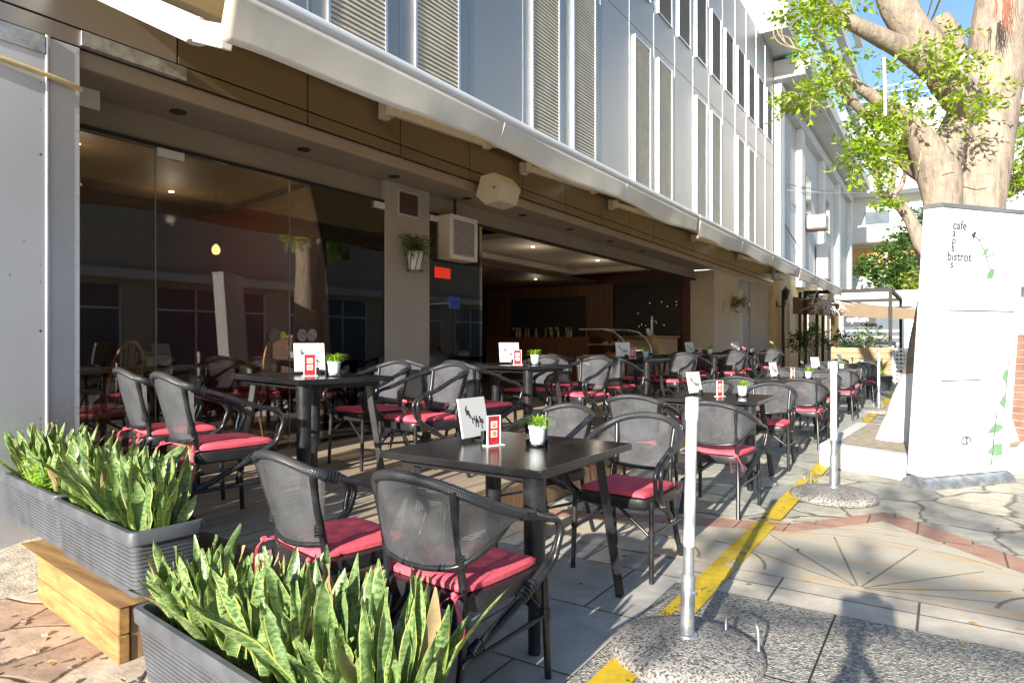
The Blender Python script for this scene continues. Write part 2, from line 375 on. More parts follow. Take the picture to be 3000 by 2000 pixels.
def gritm():
    m, nt, b, out = newmat('exposed aggregate slab')
    v = wcoords(nt); v2 = N(nt, 'ShaderNodeTexVoronoi'); v2.inputs['Scale'].default_value = 105; nt.links.new(v, v2.inputs['Vector'])
    sp = N(nt, 'ShaderNodeSeparateColor'); nt.links.new(v2.outputs['Color'], sp.inputs[0])
    c = ramp(nt, sp.outputs[0], [(0, (.1, .1, .1)), (.3, (.24, .23, .2)), (.65, (.38, .35, .3)), (.9, (.54, .5, .43)), (1, (.62, .58, .5))])
    nt.links.new(mixc(nt, ramp(nt, noise(nt, v, 1.4, 3), [(.3, (.2, .2, .2)), (.7, (0, 0, 0))]), c, (.12, .11, .1)), b.inputs['Base Color'])
    b.inputs['Roughness'].default_value = .7; bump(nt, b, v2.outputs['Distance'], .8, .006); return m
M['grit'] = gritm()
def domem():
    m, nt, b, out = newmat('terrazzo base')
    v = wcoords(nt); v2 = N(nt, 'ShaderNodeTexVoronoi'); v2.inputs['Scale'].default_value = 130; nt.links.new(v, v2.inputs['Vector'])
    sp = N(nt, 'ShaderNodeSeparateColor'); nt.links.new(v2.outputs['Color'], sp.inputs[0])
    nt.links.new(ramp(nt, sp.outputs[0], [(.0, (.05, .05, .05)), (.2, (.12, .115, .11)), (.4, (.27, .255, .23)), (1, (.42, .395, .355))]), b.inputs['Base Color'])
    b.inputs['Roughness'].default_value = .7; bump(nt, b, v2.outputs['Distance'], .6, .006); return m
M['terrazzo'] = domem()
def slabm(name, col, sx, sy, ox=0, oy=0, var=.12, jw=.006, jc=(.1, .09, .085), offs=.5):
    m, nt, b, out = newmat(name)
    v = wcoords(nt); mp = N(nt, 'ShaderNodeMapping'); mp.inputs['Location'].default_value = (ox, oy, 0); nt.links.new(v, mp.inputs[0])
    br = N(nt, 'ShaderNodeTexBrick'); nt.links.new(mp.outputs[0], br.inputs['Vector'])
    br.inputs['Scale'].default_value = 1; br.inputs['Brick Width'].default_value = sx; br.inputs['Row Height'].default_value = sy
    br.inputs['Mortar Size'].default_value = jw; br.offset = offs; br.inputs['Mortar Smooth'].default_value = .1
    br.inputs['Color1'].default_value = (*[c*(1-var) for c in col], 1); br.inputs['Color2'].default_value = (*[c*(1+var) for c in col], 1)
    br.inputs['Mortar'].default_value = (*jc, 1)
    n = noise(nt, v, 6, 6, .7)
    nt.links.new(mixc(nt, .5, br.outputs['Color'], ramp(nt, n, [(.3, (.3, .3, .3)), (.7, (.75, .75, .75))]), 'OVERLAY'), b.inputs['Base Color'])
    b.inputs['Roughness'].default_value = .75
    bump(nt, b, math_(nt, 'SUBTRACT', math_(nt, 'MULTIPLY', n, .3), br.outputs['Fac']), .4, .008); return m
M['tile'] = slabm('terrace tile', (.42, .4, .36), .62, .62, .2, .25)
M['slabband'] = slabm('pale slab band', (.5, .45, .37), .62, .6, .1, 0, offs=0)
M['pinkband'] = slabm('pink paver', (.42, .235, .165), .3, .5, 0, 0)
def art():
    m, nt, b, out = newmat('ochre stone panel')
    v = wcoords(nt, (1, 2.2, 1)); n = noise(nt, v, 2.4, 6, .65)
    nt.links.new(ramp(nt, n, [(.3, (.52, .485, .41)), (.52, (.54, .48, .37)), (.63, (.57, .42, .25)), (.75, (.56, .5, .41))]), b.inputs['Base Color'])
    b.inputs['Roughness'].default_value = .7; bump(nt, b, noise(nt, v, 14, 5), .2, .01); return m
M['art'] = art()
def yline():
    m, nt, b, out = newmat('worn yellow road paint')
    v = wcoords(nt); n = noise(nt, v, 16, 6, .75); n2 = noise(nt, v, 2.3, 3)
    b.inputs['Base Color'].default_value = (.72, .5, .02, 1); b.inputs['Roughness'].default_value = .6
    nt.links.new(ramp(nt, n, [(.3, (.55, .36, .015)), (.7, (.78, .56, .03))]), b.inputs['Base Color'])
    h = math_(nt, 'GREATER_THAN', math_(nt, 'ADD', math_(nt, 'MULTIPLY', n, .6), math_(nt, 'MULTIPLY', n2, .5)), .6)
    t = N(nt, 'ShaderNodeBsdfTransparent'); mx = N(nt, 'ShaderNodeMixShader')
    nt.links.new(h, mx.inputs[0]); nt.links.new(b.outputs[0], mx.inputs[1]); nt.links.new(t.outputs[0], mx.inputs[2]); nt.links.new(mx.outputs[0], out.inputs[0]); return m
M['yellow'] = yline()
def text(body, size, name, mat, parent, Mx, extrude=.001, shear=0, bold=0):
    cu = bpy.data.curves.new(name, 'FONT'); cu.body = body; cu.size = size; cu.extrude = extrude; cu.shear = shear; cu.offset = bold
    cu.align_x = 'LEFT'; cu.resolution_u = 3
    to = bpy.data.objects.new(name, cu); C.objects.link(to)
    bpy.context.view_layer.update()
    me = bpy.data.meshes.new_from_object(to.evaluated_get(bpy.context.evaluated_depsgraph_get()))
    bpy.data.objects.remove(to); me.materials.clear(); me.materials.append(mat); me.name = name
    o = bpy.data.objects.new(name, me); C.objects.link(o); me.transform(Mx)
    if parent: o.parent = parent
    return o
# ================================================================ bistro chair (faces +Y, origin on the floor under the seat)
def make_chair(barrel=True):
    t = thing('bistro_chair' if barrel else 'garden_armchair', (0, 0, 0), 'black woven bistro chair', 'chair')
    B, R = M['black_tube'], M['braid']
    for s in (-1, 1):
        MB().tube(spline([(s*.185, -.275, .79), (s*.172, -.24, .62), (s*.178, -.215, .43), (s*.19, -.235, .25), (s*.21, -.31, 0)] if barrel else [(s*.21, -.275, .785), (s*.186, -.235, .62), (s*.176, -.2, .46), (s*.19, -.225, .25), (s*.21, -.295, 0)], 4), .0145, 10).obj('rear_leg', B, t, 60, local=True)
        m = MB().tube([(s*.225, .195, .43), (s*.228, .2, .25), (s*.232, .212, 0)], [.014, .0145, .0135], 10)
        m.tube([(s*.228, .2, .275), (s*.228, .2, .235)], .019, 10)
        m.obj('front_leg', B, t, 60, local=True)
        # arm: twin tubes rolling off the rail end and running back down to the rear leg
        m = MB()
        for o in (0, .021):
            xo = s*(-.011+o)
            st_ = [(s*.262+xo, .02, .665), (s*.268+xo, .12, .64-o*.3)] if barrel else [(s*.225+xo, -.235, .77), (s*.262+xo, -.09, .725), (s*.283+xo, .06, .665), (s*.285+xo, .15, .645-o*.3)]
            m.tube(spline(st_+[(s*.275+xo, .2-o*.3, .62-o*.4), (s*.275+xo, .24-o, .572), (s*.27+xo, .225-o, .515), (s*.26+xo, .18, .455), (s*.24+xo*.8, .05, .375), (s*.215+xo*.5, -.1, .295), (s*.195, -.215, .235)], 4), .0125, 8)
        for p, q in (((s*.262, .0, .672), (s*.266, .06, .656)) if barrel else ((s*.226, -.24, .772), (s*.242, -.175, .752)), ((s*.246, .09, .4), (s*.236, .02, .36)), ((s*.204, -.16, .265), (s*.196, -.205, .243))):
            p = Vector(p); q = Vector(q)
            for k in range(5): m.tube([lerp(p, q, k/5), lerp(p, q, k/5+.14)], .0235, 10)
        m.obj('arm', B, t, 60, local=True)
        MB().tube([(s*.228, .2, .25), (s*.217, -.27, .235)], .009, 8).obj('stretcher', B, t, 60, local=True)
        MB().tube(spline([(s*.226, .2, .24), (s*.15, .2, .3), (s*.03, .19, .385)], 4), .009, 8).obj('brace', B, t, 60, local=True)
    top = spline([(-.262, .02, .668), (-.268, -.07, .695), (-.245, -.19, .745), (-.15, -.285, .802), (0, -.322, .825), (.15, -.285, .802), (.245, -.19, .745), (.268, -.07, .695), (.262, .02, .668)] if barrel else
                 [(-.226, -.23, .772), (-.218, -.262, .782), (-.19, -.287, .795), (-.1, -.318, .822), (0, -.33, .832), (.1, -.318, .822), (.19, -.287, .795), (.218, -.262, .782), (.226, -.23, .772)], 5)
    low = spline([(-.262, -.04, .688), (-.243, -.13, .61), (-.18, -.225, .54), (-.09, -.255, .52), (0, -.262, .515), (.09, -.255, .52), (.18, -.225, .54), (.243, -.13, .61), (.262, -.04, .688)] if barrel else
                 [(-.174, -.2, .5), (-.17, -.205, .497), (-.15, -.215, .493), (-.08, -.24, .485), (0, -.25, .482), (.08, -.24, .485), (.15, -.215, .493), (.17, -.205, .497), (.174, -.2, .5)], 5)
    MB().tube(top, .019, 14).obj('top_rail', R, t, 60, local=True)
    m = MB().tube(low, .0115, 8)
    for s in (-1, 1):
        for k in range(4): m.tube([(s*.174, -.222, .53+k*.012), (s*.174, -.222, .538+k*.012)], .0195, 10)
    m.obj('lower_rail', B, t, 60, local=True)
    m = MB(); n = len(top); vs = []; L = [0]; K = 8
    for i in range(n):
        if i: L.append(L[-1]+(top[i]-top[i-1]).length)
        for k in range(K+1):
            f = k/K; p = lerp(low[i], top[i], f); bul = .014*sin(pi*f)*(1 if barrel else .4)
            d = Vector((p.x, p.y+.03, 0)); d.normalize(); vs.append(p+d*bul)
    fs = []; uv = []
    for i in range(n-1):
        for k in range(K):
            fs.append((i*(K+1)+k, (i+1)*(K+1)+k, (i+1)*(K+1)+k+1, i*(K+1)+k+1))
            g = lambda a, c: (L[a], (top[a].z-low[a].z)*c/K+low[a].z)
            uv.append([g(i, k), g(i+1, k), g(i+1, k+1), g(i, k+1)])
    m.add(vs, fs, 0, uv); m.obj('backrest', M['chairmesh'], t, 80, local=True)
    # seat: thick woven slab with rounded corners
    def sq(w, d, n=40, e=5): return [(w*abs(cos(a))**(2/e)*(1 if cos(a) >= 0 else -1), d*abs(sin(a))**(2/e)*(1 if sin(a) >= 0 else -1)) for a in [2*pi*i/n for i in range(n)]]
    def slab(layers, cy):
        m = MB(); n = 40; vs = []
        for w, d, z in layers: vs += [(x, y+cy, z) for x, y in sq(w, d)]
        fs = [(i*n+k, i*n+(k+1) % n, (i+1)*n+(k+1) % n, (i+1)*n+k) for i in range(len(layers)-1) for k in range(n)]
        fs += [tuple(range(n-1, -1, -1)), tuple(range((len(layers)-1)*n, len(layers)*n))]
        m.add(vs, fs); return m
    slab([(.215, .21, .375), (.232, .228, .385), (.236, .232, .41), (.232, .228, .435), (.2, .2, .442)], -.01).obj('seat', M['black_paint'], t, 50, local=True)
    # cushion
    m = MB(); n = 20; vs = []; fs = []
    for sgn in (1, -1):
        for i in range(n+1):
            for j in range(n+1):
                u = i/n*2-1; v = j/n*2-1
                e = max(0, 1-max(abs(u), abs(v))**6)**.5
                w = .205*(1-.04*v*v); x = u*w*(1-.03*abs(v)**8); y = v*.2*(1-.03*abs(u)**8)-.005
                h = .009+.014*e+.004*sin(u*5+v*3)*e
                for bx_, by_ in ((.08, .08), (-.08, .08), (.08, -.08), (-.08, -.08), (0, 0)): h -= .008*math.exp(-((x-bx_)**2+(y-by_)**2)/.0007)
                z = .452 + (h if sgn > 0 else -.008)
                vs.append((x, y, z))
    N1 = (n+1)*(n+1)
    for i in range(n):
        for j in range(n):
            a = i*(n+1)+j; fs.append((a, a+n+1, a+n+2, a+1)); fs.append((N1+a, N1+a+1, N1+a+n+2, N1+a+n+1))
    bd = [i*(n+1) for i in range(n)]+[n*(n+1)+j for j in range(n)]+[i*(n+1)+n for i in range(n, 0, -1)]+[j for j in range(n, 0, -1)]
    for k in range(len(bd)): a, b = bd[k], bd[(k+1) % len(bd)]; fs.append((b, a, N1+a, N1+b))
    m.add(vs, fs); cu = m.obj('cushion', M['cushion'], t, 60, local=True)
    for s in (-1, 1):
        m = MB()
        def rib(pts, w):
            pts = spline(pts, 4); vs = []; fs = []
            for i, p in enumerate(pts):
                q = Vector((0, w, w*.3)) if i % 1 == 0 else 0
                vs += [p-q, p+q]
            for i in range(len(pts)-1): fs.append((2*i, 2*i+1, 2*i+3, 2*i+2))
            m.add(vs, fs)
        rib([(s*.17, -.2, .452), (s*.175, -.23, .45), (s*.19, -.243, .45), (s*.208, -.225, .447), (s*.2, -.2, .45)], .008)
        rib([(s*.192, -.243, .45), (s*.225, -.265, .42), (s*.25, -.262, .36), (s*.24, -.268, .3)], .007)
        rib([(s*.192, -.243, .45), (s*.17, -.285, .43), (s*.175, -.29, .37), (s*.18, -.285, .33)], .007)
        m.tube([(s*.185, -.246, .452), (s*.202, -.247, .446)], .012, 8)
        m.obj('tie', M['cushion'], cu, 60, local=True)
    return t
# ================================================================ table: two fat round legs on one diagonal, two slim splayed legs on the other
def make_table(w, d, h, name='cafe_table'):
    t = thing(name, (0, 0, 0), 'black square cafe table', 'table')
    MB().box((0, 0, h-.016), (w, d, .032)).obj('tabletop', M['tabletop'], t, local=True, bevel=.004)
    x, y = w/2-.075, d/2-.075
    m = MB()
    for (a, b) in (((-x, -y), (x, -y)), ((x, -y), (x, y)), ((x, y), (-x, y)), ((-x, y), (-x, -y))):
        m.beam((a[0], a[1], h-.048), (b[0], b[1], h-.048), .022, .03)
    m.obj('frame', M['black_paint'], t, local=True)
    for sx, sy in ((1, -1), (-1, 1)):
        MB().lathe([(.024, 0), (.026, .012), (.026, .2), (.041, .215), (.044, .3), (.044, h-.2), (.048, h-.1), (.048, h-.034)], (sx*x, sy*y, 0), 20).obj('leg', M['black_tube'], t, 50, local=True)
        m = MB(); px, py = -sx*(x-.05), sy*(y-.05)
        q = Vector((-sx*(x+.03), sy*(y+.03), 0)); p = Vector((px, py, h-.035))
        m.beam(q+Vector((0, 0, .02)), p, .028, .04); m.box(q+Vector((0, 0, .011)), (.036, .036, .022))
        m.obj('leg', M['black_paint'], t, local=True, bevel=.003)
    return t
# ================================================================ table-top items
def make_menu():
    t = thing('menu_holder', (0, 0, 0), 'menu', 'menu')
    R = Matrix.Rotation(radians(-11), 3, 'X'); o = Vector((0, .02, .017))
    def pt(x, y, z): return o+R@Vector((x, y, z))
    m = MB()
    for k in range(5): m.box(pt(-.004*(k % 2), .0035*k-.006, .115), (.225-.004*k, .0022, .215), 0, 0, R)
    m.obj('booklet', M['paper'], t, local=True)
    m = MB(); rnd = random.Random(3)
    def stroke(a, b, w=.0042):
        a = pt(a[0], -.0085, a[1]); b = pt(b[0], -.0085, b[1]); m.beam(a, b, w, .0008, 0, R@Vector((0, -1, 0)))
    P = [(-.07, .165), (-.05, .135), (-.02, .11), (.01, .092), (.04, .085), (.075, .075)]
    for a, b in zip(P, P[1:]): stroke(a, b, .005)
    for k in range(26):
        f = rnd.random()*4.99; i = int(f); a = P[i]; b = P[i+1]; q = (lerp(a[0], b[0], f-i), lerp(a[1], b[1], f-i))
        L = rnd.uniform(.012, .035); an = rnd.uniform(1.1, 2.0)*(1 if rnd.random() < .75 else -1)
        stroke(q, (q[0]+L*cos(an), q[1]+L*sin(an)))
    m.obj('twig_print', M['ink'], t, local=True)
    m = MB().box((.03, -.018, .028), (.05, .022, .056)).box((.03, .038, .02), (.05, .016, .04)).box((.03, .01, .006), (.075, .085, .012))
    m.obj('holder_block', M['black_paint'], t, local=True, bevel=.002)
    return t
def make_card():
    t = thing('card_stand', (0, 0, 0), 'card', 'card stand')
    m = MB().box((0, 0, .004), (.12, .06, .006)).box((-.044, 0, .09), (.006, .012, .165)).box((.044, 0, .09), (.006, .012, .165)).box((0, 0, .173), (.094, .012, .005))
    m.obj('stand', M['white'], t, local=True, bevel=.001)
    MB().box((0, 0, .09), (.08, .004, .16)).obj('printed_card', M['redcard'], t, local=True)
    m = MB()
    for z in (.07, .122): m.box((0, -.0028, z), (.044, .001, .04), 0, 1); m.tube([(0, -.0034, z), (0, -.0044, z)], .016, 14, 0)
    m.obj('picture', [M['food'], M['paper']], t, local=True)
    return t
def make_pot(blue=False):
    t = thing('potted_plant', (0, 0, 0), 'plant', 'plant pot')
    MB().lathe([(.03, .012), (.034, .02), (.041, .085), (.044, .086), (.044, .1), (.04, .1), (.038, .085)], (0, 0, 0), 24).obj('pot', M['potblue' if blue else 'potwhite'], t, 50, local=True)
    m = MB(); rnd = random.Random(5)
    for k in range(70):
        an = rnd.random()*2*pi; L = rnd.uniform(.05, .1); rise = rnd.uniform(.02, .085); w = rnd.uniform(.0035, .0065)
        pts = [Vector((cos(an)*L*f*(.55+.45*f), sin(an)*L*f*(.55+.45*f), .09+rise*(1.9*f-1.15*f*f*(1 if rnd.random() < .7 else 1.5)))) for f in (0, .35, .7, 1)]
        sd = Vector((-sin(an), cos(an), .2)); vs = []; fs = []
        for i, p in enumerate(pts): ww = w*(1-.85*(i/3)**2); vs += [p-sd*ww, p+sd*ww]
        for i in range(3): fs.append((2*i, 2*i+1, 2*i+3, 2*i+2))
        m.add(vs, fs)
    m.obj('leaves', M['grass'], t, local=True); return t
def make_ash():
    m = MB(); n = 16; prof = [(.05, 0), (.057, .004), (.06, .03), (.052, .03), (.048, .009), (.001, .008)]
    m.lathe(prof, (0, 0, 0), n); return m.obj('glass_ashtray', M['clear'], None, 30, keep=True)
chair0 = make_chair(); chair1 = make_chair(False); tableA = make_table(.87, .87, .765); tableB = make_table(1.04, .68, .775)
menu0 = make_menu(); card0 = make_card(); menu0.scale = (.92,)*3; card0.scale = (.84,)*3; pot0 = make_pot(); potb = make_pot(True); ash0 = make_ash(); tag(ash0, 'x', 'ashtray')
used = {}
def put(p, loc, rz, label, group):
    if p in (menu0, card0): rz += random.uniform(-.12, .12)
    k = p.name; o = p if k not in used else (copytree(p) if p.type == 'EMPTY' else None)
    if o is None: o = p.copy(); C.objects.link(o)
    used[k] = 1
    if p in (chair0, chair1):
        for ch in o.children:
            if ch.name.startswith('cushion'): ch.rotation_euler = (0, 0, random.uniform(-.07, .07)); ch.location = (random.uniform(-.008, .008), random.uniform(-.012, .008), 0)
    o.location = loc; o.rotation_euler = (0, 0, rz); o['label'] = label; o['group'] = group; return o
DZ = .265   # deck height
ordn = ['nearest', 'second', 'third', 'fourth', 'fifth', 'sixth', 'seventh']
def toprow(cx, cy, z, rz, place_, big=True, dx=0, blue=False, pos=((-.2, .08), (.0, .02), (.16, .1)), ma=52):
    Rz = Matrix.Rotation(rz, 3, 'Z')
    def at(p): return Vector((cx, cy, z))+Rz@Vector((p[0]+dx, p[1], 0))
    a, b, c = pos
    put(menu0, at(a), rz+radians(ma), 'white menu booklet with black twig print on '+place_, 'menu booklets on the tables')
    put(card0, at(b), rz+radians(ma-14), 'small stand with red food card on '+place_, 'red food cards on the tables')
    put(ash0, at(c), 0, 'round glass ashtray under the plant pot on '+place_, 'glass ashtrays under the pots')
    put(potb if blue else pot0, at(c), random.random()*6, ('small blue' if blue else 'small white')+' pot with a lime green plant on '+place_, 'little plant pots on the tables')
TA = 'black square cafe table, %s of the row on the paving beside the yellow line'
TB = 'black cafe table, %s of the row on the wooden deck nearer the shop'
rowA = [2.24, 5.75, 9.25, 12.75, 16.2]; rowB = [2.62, 5.15, 8.0, 10.9, 13.9]
gA = 'bistro chairs around the tables on the paving'; gB = 'bistro chairs around the tables on the deck'
for i, y in enumerate(rowA):
    cx = -1.745; cy = y+.435; rz = radians([-1, 1, 0, 1, 0][i])
    put(tableA, (cx, cy, 0), rz, TA % ordn[i], 'tables along the yellow line')
    where = 'the %s table on the paving' % ordn[i]
    if i == 0: toprow(cx, cy, .765, rz, where, pos=((-.235, .06), (-.085, -.02), (.095, .09)), ma=90)
    else: toprow(cx, cy, .765, rz, where, pos=((-.2, .02), (.02, -.03), (.2, .06)), ma=[0, 72, 84, 60, 80][i])
    jit = [0, .06, -.03, .05, 0][i]
    near = [(-1.49, y-.27+jit*.5, -3), (-2.13, y-.27, -9)] if i == 0 else [(-1.43, y-.55-jit, random.uniform(-4, 4)), (-2.13, y-.5+jit, random.uniform(-8, 6))]
    for k, (x, yy, a) in enumerate(near):
        put(chair1 if k else chair0, (x, yy, 0), radians(a), 'black armchair, back to the camera, %s seat at %s' % (('street-side', 'shop-side')[k], where), gA)
    for k, (x, yy, a) in enumerate([(-1.51, y+1.28+jit, 180+random.uniform(-4, 4)), (-2.22, y+1.52-jit, 180-14)]):
        put(chair1 if k else chair0, (x, yy, 0), radians(a), 'black armchair, facing the camera, %s seat at %s' % (('street-side', 'shop-side')[k], where), gA)
for i, y in enumerate(rowB):
    rz = radians([-13, -8, -3, 2, -4][i]); cx = -3.66; cy = y+.46
    put(tableB, (cx, cy, DZ), rz, TB % ordn[i], 'tables on the deck')
    where = 'the %s table on the deck' % ordn[i]
    toprow(cx, cy, DZ+.775, rz, where, blue=(i == 2), pos=((-.02, .02), (.16, -.08), (.3, .02)), ma=[82, 60, 50, 70, 60][i])
    for k, (x, yy, a) in enumerate([(-3.36, y-.4, -12), (-4.12, y-.22, -14)] if i == 0 else [(-3.42, y-.38, random.uniform(-12, 4)), (-4.1, y-.3, random.uniform(-12, 4))]):
        put(chair1, (x, yy, DZ), radians(a), 'black armchair, back to the camera, %s seat at %s' % (('street-side', 'shop-side')[k], where), gB)
    for k, (x, yy, a) in enumerate([(-3.22, y+1.1, 180-14), (-3.98, y+1.32, 180-10)]):
        put(chair1, (x, yy, DZ), radians(a), 'black armchair, facing the camera, %s seat at %s' % (('street-side', 'shop-side')[k], where), gB)
# ================================================================ stanchion posts in terrazzo bases
def make_post():
    t = thing('stanchion', (0, 0, 0), 'post', 'post')
    MB().lathe([(.285, 0), (.3, .01), (.302, .03), (.292, .047), (.265, .06), (.2, .074), (.05, .09)], (0, 0, 0), 40).obj('base', M['terrazzo'], t, 40, local=True)
    m = MB().lathe([(.042, .09), (.04, .098), (.028, .101), (.028, .33), (.024, .335)], (0, 0, 0), 20)
    m.tube([(.02, -.02, .27), (.033, -.03, .27)], .007, 8)
    m.obj('sleeve', M['galv'], t, 40, local=True)
    MB().tube([(0, 0, .33), (0, 0, .47)], .0215, 16).obj('inner_pipe', M['galv'], t, 60, local=True)
    MB().lathe([(.0225, .45), (.0225, .95), (.026, .96), (.027, 1.0), (.026, 1.045), (.001, 1.05)], (0, 0, 0), 20).obj('pipe', M['white'], t, 50, local=True)
    MB().tube(spline([(.16, .12, .08), (.17, .13, .15), (.25, .05, .15), (.27, .02, .14), (.275, .01, .05)], 4), .006, 8).obj('wire_handle', M['galv'], t, 60, local=True)
    return t
post0 = make_post()
p = put(post0, (-.87, 2.63, 0), radians(20), 'white topped steel post in a terrazzo base beside the nearest paving table', 'posts along the yellow line'); p.rotation_euler = (0, radians(1.2), radians(20))
p = put(post0, (-.75, 5.93, 0), radians(130), 'white topped steel post in a round terrazzo base in front of the white tree kerb', 'posts along the yellow line'); p.scale = (1.1, 1.1, 1.06)
put(post0, (-.98, 13.5, 0), radians(80), 'farthest white topped post beside the last tables', 'posts along the yellow line').scale = (1, 1, 1.07)
# ================================================================ planters with snake plants, timber edging, deck
PA = radians(-7)   # direction of the deck's near end
def planter(c, L, label, z):
    t = thing('planter_box', (c[0], c[1], z), label, 'planter', 'dark grey plastic planters', PA)
    h = .275; w = .3; m = MB(); prof = []
    def ring(hw, hl, z, r=.035):
        out = []
        for cx, cy, a0 in ((hl-r, hw-r, 0), (-hl+r, hw-r, 90), (-hl+r, -hw+r, 180), (hl-r, -hw+r, 270)):
            for k in range(4): a = radians(a0+30*k); out.append((cx+r*cos(a), cy+r*sin(a), z))
        return out
    rings = [ring(w/2-.03, L/2-.03, 0)]
    nz = 11
    for k in range(nz):
        z0 = .02+k*.0175; ins = .028-.02*k/nz
        rings += [ring(w/2-ins, L/2-ins, z0), ring(w/2-ins, L/2-ins, z0+.011), ring(w/2-ins-.004, L/2-ins-.004, z0+.0125), ring(w/2-ins-.004, L/2-ins-.004, z0+.016)]
    rings += [ring(w/2-.006, L/2-.006, .218), ring(w/2+.004, L/2+.004, .222), ring(w/2+.007, L/2+.007, h-.012), ring(w/2+.002, L/2+.002, h), ring(w/2-.018, L/2-.018, h), ring(w/2-.022, L/2-.022, h-.05)]
    n = 16; vs = [p for r in rings for p in r]
    fs = [(i*n+k, i*n+(k+1) % n, (i+1)*n+(k+1) % n, (i+1)*n+k) for i in range(len(rings)-1) for k in range(n)]+[tuple(range(n-1, -1, -1))]
    m.add(vs, fs); m.obj('box', M['plastic'], t, 35, local=True)
    m = MB(); m.sheet([(p[0], p[1]) for p in ring(w/2-.02, L/2-.02, 0)], h-.05); m.obj('soil', M['soil'], t, local=True)
    return t
def snake_clump(loc, n, hmin, hmax, label, seed, rad=.12, radx=None, lean=.28):
    rnd = random.Random(seed); m = MB(); radx = radx or rad
    Rz = Matrix.Rotation(PA, 3, 'Z')
    for k in range(n):
        an = rnd.random()*2*pi; r = sqrt(rnd.random()); b = Rz@Vector((cos(an)*r*radx, sin(an)*r*rad, 0))
        L = rnd.uniform(hmin, hmax)*(1 if rnd.random() < .8 else .7); W = rnd.uniform(.009, .022)*(.7+.4*L/hmax)
        la = an+rnd.uniform(-.8, .8); ln = lean*(.3+r)*rnd.choice([.3, .6, 1.0, 1.7])*rnd.uniform(.8, 1.2); tw = rnd.uniform(-1.9, 1.9); fa = rnd.random()*2*pi; cv = rnd.uniform(-.12, .35)
        nv = 11; vs = []; fs = []; uv = []
        for i in range(nv):
            f = i/(nv-1)
            out = L*(ln*f+cv*f*f*ln*2); zz = L*f*(1-.12*ln*f)
            c = b+Vector((cos(la)*out, sin(la)*out, zz))
            a = fa+tw*f; sd = Vector((cos(a), sin(a), .12*sin(9*f+k))); nr = Vector((-sin(a), cos(a), 0))
            ww = W*(.5+1.0*sin(min(1, f*1.25+.12)*pi*.62)) * (1-max(0, (f-.62)/.38)**1.7)
            ww = max(ww, .0008); cup = ww*.45*(1-.4*f); rp = .006*sin(f*13+k*1.7)
            for j, u in enumerate((-1, -.5, 0, .5, 1)):
                vs.append(c+sd*(u*ww)+nr*(cup*(u*u)+rp*u))
        for i in range(nv-1):
            for j in range(4):
                fs.append((i*5+j, i*5+j+1, (i+1)*5+j+1, (i+1)*5+j))
                uv.append([(j/4, i/(nv-1)), ((j+1)/4, i/(nv-1)), ((j+1)/4, (i+1)/(nv-1)), (j/4, (i+1)/(nv-1))])
        m.add([v+Vector(loc) for v in vs], fs, 0, uv)
    o = m.obj('snake_plant', M['snake'], None, 80)
    return tag(o, label, 'plant', 'snake plants in the planters')
ex = Vector((cos(PA), sin(PA), 0)); ey = Vector((-sin(PA), cos(PA), 0))
P1 = Vector((-4.13, 1.735, 0)); P2 = Vector((-3.17, 1.6, 0)); P3 = Vector((-1.83, 1.385, 0))
planter(P1, .92, 'dark grey ribbed planter on the timber edging, farthest left against the metal column', .23)
planter(P2, .96, 'dark grey ribbed planter on the right end of the timber edging', .23)
planter(P3, 1.44, 'dark grey ribbed planter standing on the paving in the foreground', .0)
sd = 11
for P, L, z, nm, k in ((P1, .92, .23, 'planter beside the metal column', 4), (P2, .96, .23, 'middle planter on the timber edging', 4), (P3, 1.44, .0, 'foreground planter', 6)):
    for i in range(k):
        c = P+ex*((i+.5)/k-.5)*(L-.1); sd += 1
        tall = (.17, .37) if z else (.13+.02*i, .31+.025*i)
        nmx = ['leftmost', 'second from left', 'third from left', 'fourth from left', 'fifth from left', ''][i] if i < k-1 else 'rightmost'
        snake_clump((c.x, c.y, z+.22), 56, tall[0], tall[1], 'variegated snake plant clump, %s in the %s' % (nmx, nm), sd, .085, L/k*.6, .2 if i == k-1 else .3)
rndl = random.Random(2); m = MB()
for k in range(260):
    c = P1+ex*rndl.gauss(.05, .1)-ey*rndl.uniform(.06, .15); z = .23+.24+rndl.random()**1.5*.16; a = rndl.random()*6.28; s = .014
    d1 = Vector((cos(a), sin(a), rndl.uniform(-.5, .5)))*s; d2 = Vector((-sin(a), cos(a), rndl.uniform(-.5, .9)))*s; q = Vector((c.x, c.y, z))
    m.add([q-d1, q-d2*.7, q+d1, q+d2*.7], [(0, 1, 2, 3)]); wb = P1+ex*.05-ey*.09+Vector((0, 0, .47)); m.add([wb, wb+Vector((.003, .003, 0)), q+d1*.4], [(0, 1, 2)])
tag(m.obj('leafy_weed', M['grass'], None), 'bright green leafy weed at the front of the planter beside the metal column', 'plant')
